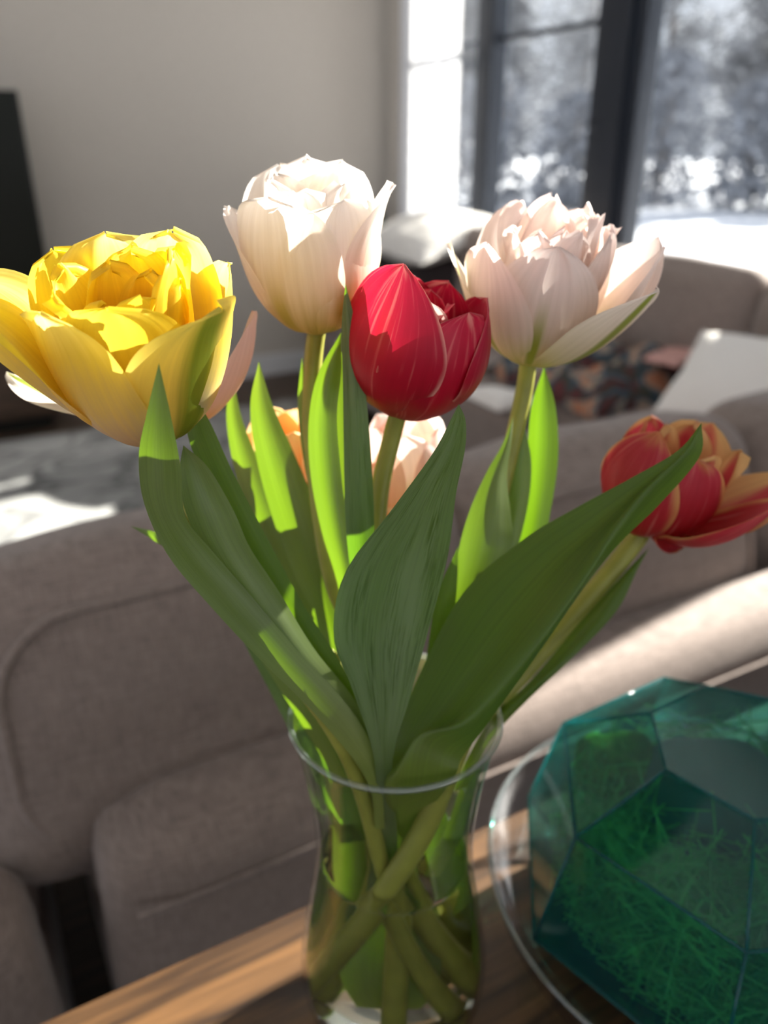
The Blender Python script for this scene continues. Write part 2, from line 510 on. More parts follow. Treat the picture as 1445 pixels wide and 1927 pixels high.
def make_tree(u, v, h, spread, seed, label, name='bare_tree', group=None):
    r = random.Random(seed)
    bx, by = xy(u, v)
    e = empty(name, (bx, by, -0.45)); tag(e, label, 'tree', group)
    tpath = cr([(0, 0, -0.1), (r.uniform(-.1, .1), 0, h * .35), (r.uniform(-.2, .2), r.uniform(-.2, .2), h * .7), (0, 0, h)], 12)
    tv, tf = tube_data(tpath,
                       [h * 0.022 * (1 - 0.8 * i / 11) for i in range(12)], 7)
    mesh_obj('trunk', tv, tf, M['bark'], e)
    V, F = [], []
    TV, TF = [], []
    for k in range(30):
        z0 = h * r.uniform(0.12, 0.92)
        a = r.uniform(0, 6.28); ln = spread * r.uniform(.55, 1.0) * (1.15 - z0 / h * 0.7)
        d = Vector((math.cos(a), math.sin(a), r.uniform(0.1, 0.7)))
        p0 = min(tpath, key=lambda q: abs(q.z - z0)).copy(); p1 = p0 + d * ln * .5 + Vector((0, 0, r.uniform(0, .2))); p2 = p0 + d * ln
        path = cr([p0, p1, p2], 6)
        bv, bf = tube_data(path, [0.035 * (1 - 0.16 * i) for i in range(6)], 5)
        o = len(V); V += bv; F += [tuple(i + o for i in f) for f in bf]
        for q in range(210):
            c = path[r.randrange(1, 6)] + Vector((r.gauss(0, 1), r.gauss(0, 1), r.gauss(0, 1))) * ln * 0.22
            dd = Vector((r.gauss(0, 1), r.gauss(0, 1), r.gauss(0, .7))).normalized() * r.uniform(.2, .6)
            n = dd.cross(Vector((r.gauss(0, 1), r.gauss(0, 1), r.gauss(0, 1)))).normalized() * r.uniform(.025, .07)
            o = len(TV); TV += [c - dd * .5, c + n, c + dd * .5, c - n]; TF.append((o, o + 1, o + 2, o + 3))
    br = mesh_obj('branches', V, F, M['bark'], e); br['kind'] = 'stuff'
    tw = mesh_obj('twigs', TV, TF, M['twig'], e, smooth=False); tw['kind'] = 'stuff'
tl_ = 'pale bare tree standing in the snow outside the windows'
k = 0
for (u, v, h, s) in ((16.6, 24.0, 8.4, 2.2), (22.8, 18.6, 8.6, 2.2), (20.6, 31.5, 10, 2.7), (26.0, 25.6, 10, 2.5), (28.5, 15.6, 10, 3.0), (29.0, 34.0, 11, 3.4), (33.0, 22.5, 11.5, 3.4)):
    k += 1
    make_tree(u, v, h, s, k, tl_, group='trees outside')

# low leafless shrubs along the far side of the snow field
def make_shrub(u, v, h, w, seed, label):
    r = random.Random(seed)
    bx, by = xy(u, v)
    e = empty('winter_shrub', (bx, by, -0.45)); tag(e, label, 'shrub', 'shrubs outside')
    for k in range(5):
        a = r.uniform(0, 6.28)
        tv, tf = tube_data(cr([(0, 0, -.05), (math.cos(a) * w * .25, math.sin(a) * w * .25, h * .5), (math.cos(a) * w * .5, math.sin(a) * w * .5, h * .9)], 6), [0.05, .045, .04, .03, .02, .01], 6)
        mesh_obj('branch', tv, tf, M['bark'], e)
    TV, TF = [], []
    for q in range(1700):
        a = r.uniform(0, 6.28); el = r.random(); rr = math.sqrt(r.random())
        z = h * el
        R_ = w * rr * math.sqrt(max(0.02, 1 - el ** 5))
        c = Vector((R_ * math.cos(a), R_ * math.sin(a), z))
        dd = Vector((r.gauss(0, 1), r.gauss(0, 1), r.gauss(0.4, .8))).normalized() * r.uniform(.2, .5)
        n = dd.cross(Vector((r.gauss(0, 1), r.gauss(0, 1), r.gauss(0, 1)))).normalized() * r.uniform(.02, .07)
        o = len(TV); TV += [c - dd * .5, c + n, c + dd * .5, c - n]; TF.append((o, o + 1, o + 2, o + 3))
    tw = mesh_obj('twigs', TV, TF, M['shrub'], e, smooth=False); tw['kind'] = 'stuff'
M['shrub'] = mat_plain('shrub_twigs', (0.30, 0.32, 0.36), 0.9, 0.1, noise_scale=2, noise_amt=0.35)
for i in range(6):
    a = math.radians(33.5 + i * 5.4)
    d = 22.8 + (i % 3) * 0.9
    make_shrub(d * math.cos(a), d * math.sin(a), 2.3 + 0.35 * ((i * 2) % 5), 1.10, 100 + i, 'low leafless grey shrub in the snow in front of the trees')

# curtain beside the window
CV = mat_pane('pale_curtain_cloth', tint=(0.9, 0.9, 0.92), body=0.95, body_col=(0.60, 0.60, 0.62), fres=1.02, gloss_rough=0.9)
vv, ff = [], []
nu, nz = 80, 14
for j in range(nz + 1):
    for i in range(nu + 1):
        f = i / nu
        vpos = f * 0.50
        uu = 0.022 * math.sin(f * 34) + 0.01 * math.sin(f * 61 + 1)
        vv.append((uu, vpos, 2.28 * j / nz))
for j in range(nz):
    for i in range(nu):
        a = j * (nu + 1) + i
        ff.append((a, a + 1, a + nu + 2, a + nu + 1))
ct = room_empty('curtain', UW - 0.11, 3.43, 0.03)
tag(ct, 'pale curtain hanging beside the dark framed window', 'curtain')
mesh_obj('curtain_cloth', vv, ff, CV, ct)
tv, tf = tube_data([Vector((0, -0.1, 2.30)), Vector((0, 0.62, 2.30))], 0.012, 12)
mesh_obj('curtain_rod', tv, tf, M['frame'], ct)

# television and its low console
cb = (-1.2, 3.72, 0)
co = room_empty('media_console', *cb)
tag(co, 'low brown wooden media console against the back wall', 'console')
room_box('top', -1.22, 0.36, 3.70, 4.12, 0.455, 0.49, M['console'], co, cb, 0.004)
room_box('body', -1.2, 0.34, 3.74, 4.12, 0.06, 0.455, M['console'], co, cb, 0.003)
room_box('plinth', -1.16, 0.30, 3.78, 4.10, 0.0, 0.06, M['black'], co, cb)
for i in range(3):
    u0 = -1.19 + i * 0.51
    d = room_box('drawer', u0, u0 + 0.495, 3.722, 3.742, 0.08, 0.44, M['console'], co, cb, 0.004)
    tv, tf = tube_data([Vector((u0 + .2 + 1.2, 3.71 - 3.72, .34)), Vector((u0 + .3 + 1.2, 3.71 - 3.72, .34))], 0.008, 8)
    mesh_obj('handle', tv, tf, M['black'], d)
tvb = (-1.1, 3.86, 0.49)
te = room_empty('television', *tvb)
tag(te, 'large flat black television standing on the wooden console', 'television')
room_box('housing', -1.1, 0.40, 3.88, 3.94, 0.54, 1.365, M['black'], te, tvb, 0.006)
room_box('screen', -1.085, 0.385, 3.876, 3.882, 0.555, 1.35, M['screen'], te, tvb)
for uf in (-0.9, 0.15):
    room_box('foot', uf, uf + 0.04, 3.78, 4.02, 0.49, 0.502, M['black'], te, tvb, 0.003)
    room_box('foot_post', uf, uf + 0.03, 3.89, 3.92, 0.49, 0.56, M['black'], te, tvb)

# rug
def mat_rug():
    m, nt, N, L, out = new_mat('veined_rug')
    b = N.new('ShaderNodeBsdfPrincipled'); b.inputs['Roughness'].default_value = 0.95; b.inputs['Specular IOR Level'].default_value = 0.1
    tc = N.new('ShaderNodeTexCoord')
    t = N.new('ShaderNodeTexNoise'); t.inputs['Scale'].default_value = 3.2; t.inputs['Detail'].default_value = 7; t.inputs['Distortion'].default_value = 1.2
    L.new(tc.outputs['Object'], t.inputs['Vector'])
    r = N.new('ShaderNodeValToRGB')
    r.color_ramp.elements[0].position = 0.44; r.color_ramp.elements[0].color = (0.36, 0.36, 0.35, 1)
    r.color_ramp.elements[1].position = 0.56; r.color_ramp.elements[1].color = (0.40, 0.40, 0.39, 1)
    e = r.color_ramp.elements.new(0.5); e.color = (0.16, 0.16, 0.16, 1)
    L.new(t.outputs['Fac'], r.inputs['Fac']); L.new(r.outputs['Color'], b.inputs['Base Color'])
    bp = N.new('ShaderNodeBump'); bp.inputs['Strength'].default_value = 0.6; bp.inputs['Distance'].default_value = 0.004
    t2 = N.new('ShaderNodeTexNoise'); t2.inputs['Scale'].default_value = 160
    L.new(tc.outputs['Object'], t2.inputs['Vector']); L.new(t2.outputs['Fac'], bp.inputs['Height']); L.new(bp.outputs['Normal'], b.inputs['Normal'])
    L.new(b.outputs['BSDF'], out.inputs['Surface'])
    return m
rug = room_box('area_rug', -2.2, 1.45, 1.55, 3.62, 0.0, 0.014, mat_rug(), None, (-0.4, 2.6, 0), 0.004)
tag(rug, 'pale grey rug with dark vein pattern on the floor before the console', 'rug')

# ------------------------------------------------------------------ sofa
def soft(name, parent, base, c, h, r, puff, mat, wob=0.0, seed=0, tilt=0.0, cuts=12, axis=0):
    vv, ff = softbox_data(*h, r, puff, cuts, wob, seed)
    off = Vector(c) - Vector(base)
    R = Matrix.Rotation(tilt, 3, 'X' if axis == 0 else 'Y')
    return mesh_obj(name, [R @ v + off for v in vv], ff, mat, parent)

def piping_loop(parent, base, c, h, r, where, mat, tilt=0.0, rad=0.005, axis=0, inset=0.042, corner=0.075):
    """welt cord running round one face of a cushion; where = (axis index, side)"""
    ai, s = where
    b, c2 = [i for i in range(3) if i != ai]
    pts = []
    hb, hc = h[b] - inset, h[c2] - inset
    n = 14
    for (cx, cy, a0) in ((1, 1, 0), (-1, 1, 90), (-1, -1, 180), (1, -1, 270)):
        for i in range(n + 1):
            a = math.radians(a0 + 90 * i / n)
            q = [0, 0, 0]
            q[ai] = s * (h[ai] - 0.001)
            q[b] = cx * (hb - corner) + corner * math.cos(a)
            q[c2] = cy * (hc - corner) + corner * math.sin(a)
            k = (1 - (q[b] / h[b]) ** 2) * (1 - (q[c2] / h[c2]) ** 2)
            q[ai] += s * 0.014 * k
            pts.append(Vector(q))
    pts.append(pts[0].copy())
    full = []
    for i in range(len(pts) - 1):
        full.append(pts[i])
        if (pts[i + 1] - pts[i]).length > 0.05:
            for k in range(1, 8):
                w_ = pts[i].lerp(pts[i + 1], k / 8)
                kk = (1 - (w_[b] / h[b]) ** 2) * (1 - (w_[c2] / h[c2]) ** 2)
                w_[ai] = s * (h[ai] - 0.001 + 0.014 * kk)
                full.append(w_)
    full.append(pts[-1])
    R = Matrix.Rotation(tilt, 3, 'X' if axis == 0 else 'Y')
    off = Vector(c) - Vector(base)
    tv, tf = tube_data([R @ p + off for p in full], rad, 8, cap=False)
    return mesh_obj('piping', tv, tf, mat, parent)

sb = (0.0, 0.50, 0.0)
so = room_empty('sectional_sofa', *sb)
tag(so, 'large taupe fabric corner sofa behind the wooden table and under the windows', 'sofa')
# low back that turns its rear to the table
soft('back_frame', so, sb, (0.80, 0.565, 0.36), (0.785, 0.065, 0.29), 0.045, 0.006, M['sofa'], cuts=14)
# stitched seam along the rear
tv, tf = tube_data([Vector((u, -0.003, 0.603)) for u in (0.035, 0.3, 0.6, 0.9, 1.2, 1.55)], 0.0026, 6)
mesh_obj('seam', tv, tf, M['piping'], so)
# seats
soft('seat_base', so, sb, (0.80, 1.05, 0.20), (0.79, 0.42, 0.14), 0.03, 0.004, M['sofa'])
for i, (u0, u1) in enumerate(((0.01, 0.79), (0.80, 1.58))):
    soft('seat_cushion', so, sb, ((u0 + u1) / 2, 1.10, 0.40), ((u1 - u0) / 2, 0.37, 0.075), 0.05, 0.012, M['sofa'])
# three loose back cushions leaning on the frame
for (u0, u1, sd_) in ((-0.075, 0.455, 1), (0.46, 0.935, 2), (0.965, 1.46, 3)):
    c = ((u0 + u1) / 2, 0.715, 0.682); h = ((u1 - u0) / 2, 0.092, 0.155)
    cu = soft('back_cushion', so, sb, c, h, 0.06, 0.014, M['sofa'], wob=0.006, seed=sd_, tilt=math.radians(-14), cuts=16)
    piping_loop(cu, sb, c, h, 0.06, (1, -1), M['piping'], tilt=math.radians(-14), rad=0.0048)
# the return under the windows
soft('back_frame', so, sb, (2.13, 2.05, 0.36), (0.07, 1.50, 0.30), 0.045, 0.006, M['sofa'])
soft('seat_base', so, sb, (1.82, 2.30, 0.20), (0.25, 1.25, 0.14), 0.03, 0.004, M['sofa'])
for (v0, v1) in ((0.66, 1.40), (1.41, 2.45), (2.46, 3.5)):
    soft('seat_cushion', so, sb, (1.83, (v0 + v1) / 2, 0.40), (0.25, (v1 - v0) / 2, 0.07), 0.05, 0.012, M['sofa'])
for i, (v0, v1) in enumerate(((0.75, 1.52), (1.53, 2.30), (2.31, 3.08))):
    c = (2.04, (v0 + v1) / 2, 0.655); h = (0.085, (v1 - v0) / 2, 0.19)
    soft('back_cushion', so, sb, c, h, 0.06, 0.014, M['sofa'], wob=0.006, seed=5 + i, tilt=math.radians(8), axis=1)
soft('armrest', so, sb, (1.85, 3.60, 0.32), (0.34, 0.08, 0.27), 0.05, 0.006, M['sofa'])
for (u, v) in ((0.06, 0.56), (1.5, 0.56), (0.06, 1.4), (2.1, 0.7), (2.1, 3.55), (1.62, 3.55)):
    room_box('leg', u - 0.025, u + 0.025, v - 0.025, v + 0.025, 0.0, 0.075, M['black'], so, sb)
# separate section beyond the gap
s2b = (-0.9, 0.50, 0.0)
s2 = room_empty('sofa_section', *s2b)
tag(s2, 'separate taupe sofa section past the dark gap beside the corner sofa', 'sofa')
soft('back_frame', s2, s2b, (-0.50, 0.565, 0.34), (0.455, 0.065, 0.275), 0.04, 0.006, M['sofa'])
soft('seat_base', s2, s2b, (-0.50, 1.05, 0.20), (0.455, 0.42, 0.14), 0.03, 0.004, M['sofa'])
soft('seat_cushion', s2, s2b, (-0.50, 1.10, 0.39), (0.45, 0.37, 0.07), 0.05, 0.012, M['sofa'])
for (u, v) in ((-0.9, 0.56), (-0.1, 0.56), (-0.9, 1.4), (-0.1, 1.4)):
    room_box('leg', u - 0.025, u + 0.025, v - 0.025, v + 0.025, 0.0, 0.075, M['black'], s2, s2b)

# pillows
def throw_pillow(u, v, z, w, t, label, rx, ry, rz, seed, mat, name='throw_pillow'):
    e = room_empty(name, u, v, z)
    tag(e, label, 'pillow')
    vv, ff = [], []
    n = 20
    def pt(a, b, s):
        k = max(0.0, (1 - a * a) * (1 - b * b))
        pinch = 1 - 0.10 * (1 - abs(a) * abs(b)) * max(abs(a), abs(b)) ** 4
        q = Vector((a * w * pinch, b * w * pinch, s * t * k ** 0.42))
        return q + noise.noise_vector(q * 9 + Vector((seed, 0, 0))) * 0.008
    for s in (1, -1):
        o = len(vv)
        for j in range(n + 1):
            for i in range(n + 1):
                vv.append(pt(2 * i / n - 1, 2 * j / n - 1, s))
        for j in range(n):
            for i in range(n):
                a = o + j * (n + 1) + i
                f = (a, a + 1, a + n + 2, a + n + 1)
                ff.append(f if s > 0 else f[::-1])
    R = (Matrix.Rotation(rz, 3, 'Z') @ Matrix.Rotation(ry, 3, 'Y') @ Matrix.Rotation(rx, 3, 'X'))
    vv = [R @ v for v in vv]
    mesh_obj('cover', vv, ff, mat, e)
    edge = []
    for (ax, ay, bx2, by2) in ((-1, -1, 1, -1), (1, -1, 1, 1), (1, 1, -1, 1), (-1, 1, -1, -1)):
        for i in range(12):
            f = i / 12
            edge.append(R @ pt(ax + (bx2 - ax) * f, ay + (by2 - ay) * f, 1))
    edge.append(edge[0].copy())
    tv, tf = tube_data(edge, 0.004, 6, cap=False)
    mesh_obj('piping', tv, tf, mat, e)
D = math.radians
throw_pillow(1.74, 1.33, 0.615, 0.17, 0.065, 'plump white pillow leaning by the patterned throw on the sofa seat', D(0), D(-33), D(20), 1, M['pillow'])
throw_pillow(1.93, 3.20, 0.80, 0.25, 0.08, 'white pillow resting on top of a dark cushion by the curtain', D(4), D(-14), D(8), 2, M['pillow'])
throw_pillow(1.90, 3.20, 0.62, 0.22, 0.13, 'dark brown cushion lying under a white pillow by the curtain', D(0), D(-4), D(0), 3, mat_plain('dark_brown_cloth', (0.05, 0.04, 0.04), 0.9, 0.1))
throw_pillow(1.93, 2.62, 0.62, 0.18, 0.06, 'navy blue pillow tilted against the sofa back', D(0), D(-60), D(-6), 4, mat_plain('navy_cloth', (0.012, 0.016, 0.035), 0.9, 0.1))

# crumpled patterned throw on the return seat
def mat_throw():
    m, nt, N, L, out = new_mat('patterned_throw')
    b = N.new('ShaderNodeBsdfPrincipled'); b.inputs['Roughness'].default_value = 0.95; b.inputs['Specular IOR Level'].default_value = 0.1
    tc = N.new('ShaderNodeTexCoord')
    t = N.new('ShaderNodeTexNoise'); t.inputs['Scale'].default_value = 11; t.inputs['Detail'].default_value = 3; t.inputs['Distortion'].default_value = 1.0
    L.new(tc.outputs['Object'], t.inputs['Vector'])
    r = N.new('ShaderNodeValToRGB'); r.color_ramp.interpolation = 'EASE'
    stops = [(0.28, (0.02, 0.02, 0.02)), (0.38, (0.13, 0.04, 0.045)), (0.46, (0.06, 0.06, 0.045)), (0.53, (0.05, 0.09, 0.13)), (0.6, (0.35, 0.27, 0.2)), (0.7, (0.4, 0.15, 0.08))]
    while len(r.color_ramp.elements) < len(stops): r.color_ramp.elements.new(0.5)
    for e, (p_, c_) in zip(r.color_ramp.elements, stops): e.position = p_; e.color = (*c_, 1)
    L.new(t.outputs['Fac'], r.inputs['Fac']); L.new(r.outputs['Color'], b.inputs['Base Color'])
    L.new(b.outputs['BSDF'], out.inputs['Surface'])
    return m
def crumple(name, u0, u1, v0, v1, z, hgt, mat, label, cat, seed, fr=9.0, rot=0.0):
    n = 46
    cu, cv = (u0 + u1) / 2, (v0 + v1) / 2
    vv, ff = [], []
    for s in (1, 0):
        for j in range(n + 1):
            for i in range(n + 1):
                a, b = 2 * i / n - 1, 2 * j / n - 1
                ra = 1 - 0.12 * abs(noise.noise(Vector((b * 3, seed, 1.0))))
                k = max(0.0, (1 - abs(a) ** 4) * (1 - abs(b) ** 4))
                x, y = a * (u1 - u0) / 2 * ra, b * (v1 - v0) / 2 * ra
                hz = 0.006 + s * (hgt * k ** 0.5 * (0.55 + 0.6 * noise.noise(Vector((x * fr, y * fr, seed)))) + 0.004)
                vv.append((x * math.cos(rot) - y * math.sin(rot), x * math.sin(rot) + y * math.cos(rot), max(hz, 0.004 * (1 + s))))
    m1 = (n + 1) ** 2
    for j in range(n):
        for i in range(n):
            a = j * (n + 1) + i
            ff.append((a, a + 1, a + n + 2, a + n + 1))
            ff.append((m1 + a + n + 1, m1 + a + n + 2, m1 + a + 1, m1 + a))
    for i in range(n):
        for (a, b) in ((i, i + 1), ((n) * (n + 1) + i + 1, n * (n + 1) + i), ((i + 1) * (n + 1), i * (n + 1)), (i * (n + 1) + n, (i + 1) * (n + 1) + n)):
            ff.append((b, a, m1 + a, m1 + b))
    o = mesh_obj(name, vv, ff, mat, None, loc=(*xy(cu, cv), z), rz=TH)
    tag(o, label, cat)
    return o
crumple('throw_blanket', 1.52, 2.00, 1.62, 2.18, 0.466, 0.17, mat_throw(), 'crumpled throw blanket in dark red, blue and cream on the sofa seat', 'blanket', 3, 8.0)
crumple('folded_cloth', 1.33, 1.48, 1.80, 2.0, 0.466, 0.05, M['pillow'], 'white cloth lying beside the patterned throw on the sofa', 'cloth', 8, 7.0)
crumple('pink_cloth', 1.78, 1.96, 1.62, 1.74, 0.585, 0.03, mat_plain('pink_cotton', (0.62, 0.36, 0.32), 0.9, 0.1), 'small pale pink cloth lying on the patterned throw', 'cloth', 5, 9.0, 0.3)
# brown throw behind the near cushion
bt = crumple('brown_throw', -0.16, 0.34, 0.80, 1.10, 0.47, 0.30, mat_plain('red_brown_knit', (0.10, 0.038, 0.022), 0.95, 0.1, bump=0.6, bump_scale=120), 'red brown knitted throw bunched up behind the near sofa cushion', 'blanket', 11, 5.0)

# plant in the far corner
pb_ = (2.02, 3.92, 0.0)
pe = room_empty('potted_plant', *pb_)
tag(pe, 'dark green leafy potted plant in the corner behind the sofa', 'plant')
tv, tf = lathe_data([(0.0, 0.0), (0.08, 0.0), (0.12, 0.26), (0.128, 0.27), (0.115, 0.27), (0.10, 0.24), (0.0, 0.235)], 24)
mesh_obj('pot', tv, tf, M['black'], pe)
pg = mat_plain('dark_plant_leaf', (0.018, 0.045, 0.014), 0.45, 0.4)
for k in range(34):
    a = rnd.uniform(0, 6.28); el = rnd.uniform(0.25, 1.0)
    ln = rnd.uniform(0.35, 0.72)
    d = Vector((math.cos(a) * 0.16 * el, math.sin(a) * 0.12 * el, ln))
    path = cr([(0, 0, .22), Vector((0, 0, .22)) + d * .5, Vector((0, 0, .22)) + d + Vector((math.cos(a) * .05, math.sin(a) * .05, -.02))], 8)
    side = Vector((-math.sin(a), math.cos(a), 0))
    vv, ff = [], []
    for i, p in enumerate(path):
        w = 0.035 * max(0.0, math.sin(math.pi * (0.06 + 0.94 * i / 7) ** 1.4)) + 0.003
        vv += [p - side * w, p + Vector((math.cos(a), math.sin(a), 0)) * -0.006, p + side * w]
    for i in range(7):
        for q in (0, 1):
            ff.append((i * 3 + q, i * 3 + q + 1, i * 3 + q + 4, i * 3 + q + 3))
    mesh_obj('leaf', vv, ff, pg, pe)

# ------------------------------------------------------------------ table
TZ = 0.75
tb = (0.2, -0.2, 0)
tt = room_empty('dining_table', *tb)
tag(tt, 'dark brown wooden table carrying the vase behind the sofa', 'table')
for i in range(6):
    v1 = 0.332 - i * 0.172
    room_box('plank', -1.0, 1.2, v1 - 0.1705, v1, TZ - 0.035, TZ, M['table'], tt, tb, 0.0025)
room_box('apron', -0.92, 1.12, 0.24, 0.265, TZ - 0.12, TZ - 0.035, M['table'], tt, tb, 0.002)
room_box('apron', -0.92, 1.12, -0.62, -0.595, TZ - 0.12, TZ - 0.035, M['table'], tt, tb, 0.002)
for (u, v) in ((-0.9, 0.2), (1.1, 0.2), (-0.9, -0.58), (1.1, -0.58)):
    room_box('leg', u - 0.04, u + 0.04, v - 0.04, v + 0.04, 0, TZ - 0.035, M['table'], tt, tb, 0.004)

# ------------------------------------------------------------------ vase
VX, VY = 0.005, 0.2876
ve = empty('glass_vase', (VX, VY, TZ))
tag(ve, 'clear glass hourglass vase of water holding the tulips', 'vase')
prof = [(0.0480, 0.200), (0.0452, 0.190), (0.0420, 0.172), (0.0395, 0.150), (0.0384, 0.130), (0.0392, 0.112), (0.0425, 0.088),
        (0.0468, 0.062), (0.0490, 0.042), (0.0480, 0.024), (0.0440, 0.010), (0.0400, 0.003), (0.036, 0.0005)]
def smooth_profile(pr, n):
    return [(q.x, q.y) for q in cr([(r, z, 0) for r, z in pr], n)]
po = smooth_profile(prof, 60)
G = 0.0024
inner = [(max(0.001, r - G), z) for r, z in po if z > 0.010]
shell = [(0.0001, 0.0005)] + po[::-1] + [(0.0472, 0.2012), (0.0462, 0.2008)] + inner + [(0.034, 0.0085), (0.0001, 0.0085)]
tv, tf = lathe_data(shell, 96)
mesh_obj('glass', tv, tf, mat_pane('vase_glass', (0.97, 0.985, 0.98), 0.01, fres=1.62), ve)
RIM = mat_pane('glass_rim', (0.92, 0.95, 0.95), 0.05, body=0.13, body_col=(0.55, 0.60, 0.60), fres=1.9)
def bead(parent, r, z, rad):
    n_ = 96
    pth = [Vector((r * math.cos(2 * math.pi * i / n_), r * math.sin(2 * math.pi * i / n_), z)) for i in range(n_ + 1)]
    tv, tf = tube_data(pth, rad, 8, cap=False)
    return mesh_obj('rim', tv, tf, RIM, parent)
bead(ve, 0.0470, 0.2006, 0.0015)
WL = 0.116                                    # water level above the table
wpr = [(r - G - 0.0001, z) for r, z in po if 0.0105 < z < WL]
rw = wpr[0][0]
water = [(0.0001, WL), (rw - 0.002, WL), (rw - 0.0005, WL + 0.0003)] + wpr + [(0.0335, 0.0088), (0.0001, 0.0088)]
tv, tf = lathe_data(water[::-1], 96)
mesh_obj('water', tv, tf, mat_glass('water', (0.97, 0.985, 0.9), 1.33), ve)

# ------------------------------------------------------------------ tulips
LEAF_GREY = mat_leaf('leaf_bloom', (0.085, 0.125, 0.045), (0.155, 0.195, 0.11), 0.9, scuff=1.0, trans=0.26, base=(0.17, 0.21, 0.07))
LEAF_MID = mat_leaf('leaf_mid', (0.125, 0.175, 0.045), (0.23, 0.28, 0.15), 0.55, glow=(0.24, 0.44, 0.01), trans=0.30)
LEAF_GREEN = mat_leaf('leaf_green', (0.075, 0.13, 0.016), (0.14, 0.185, 0.06), 0.35, glow=(0.19, 0.38, 0.008), trans=0.36)
STEM = mat_plain('stem_green', (0.27, 0.27, 0.045), 0.45, 0.4, noise_scale=60, noise_amt=0.15)
for st in (STEM,):
    N = st.node_tree.nodes; pbs = [n for n in N if n.type == 'BSDF_PRINCIPLED'][0]
    pbs.inputs['Subsurface Weight'].default_value = 0.0

def leaf(parent, rows, mat, n=40, across=9, cup=0.12, name='leaf', wave=0.0):
    """rows run from base to tip; each row is a list of (px, py, Y) control points across the blade"""
    K = max(len(r) for r in rows)
    ctrl = []
    for r in rows:
        pts = [P(*q) for q in r]
        if len(pts) == 1: pts = pts * 2
        if len(pts) == 2 and K == 2:
            a, b = pts
            w = (b - a).length
            mid = (a + b) / 2
            view = (mid - Vector((0, 0, CAMZ))).normalized()
            pts = [a, mid - view * (w * cup), b]
        elif len(pts) < K:
            pts = [pts[0].lerp(pts[-1], i / (K - 1)) for i in range(K)]
        ctrl.append(pts)
    K = max(len(c) for c in ctrl)
    cols = [cr([c[min(k, len(c) - 1)] for c in ctrl], n) for k in range(K)]
    org = parent.location
    vv, uvs, ff = [], [], []
    for i in range(n):
        line = cr([cols[k][i] for k in range(K)], across)
        for j, p in enumerate(line):
            if wave:
                p = p + Vector((0, 1, 0)) * wave * math.sin(i * 0.6 + j)
            vv.append(p - org); uvs.append((j / (across - 1), i / (n - 1)))
    for i in range(n - 1):
        for j in range(across - 1):
            a = i * across + j
            ff.append((a, a + 1, a + across + 1, a + across))
    return mesh_obj(name, vv, ff, mat, parent, uvs=uvs)

def stem(parent, pts, rad, mat, n=44):
    path = [q - parent.location for q in cr(pts, n)]
    tv, tf = tube_data(path, [rad * (0.92 + 0.16 * (1 - i / (n - 1))) for i in range(n)], 14)
    return mesh_obj('stem', tv, tf, mat, parent)

def VP(dx, dy, h):
    """a point inside the vase: offsets from its axis, height above the table"""
    return Vector((VX + dx, VY + dy, TZ + h))

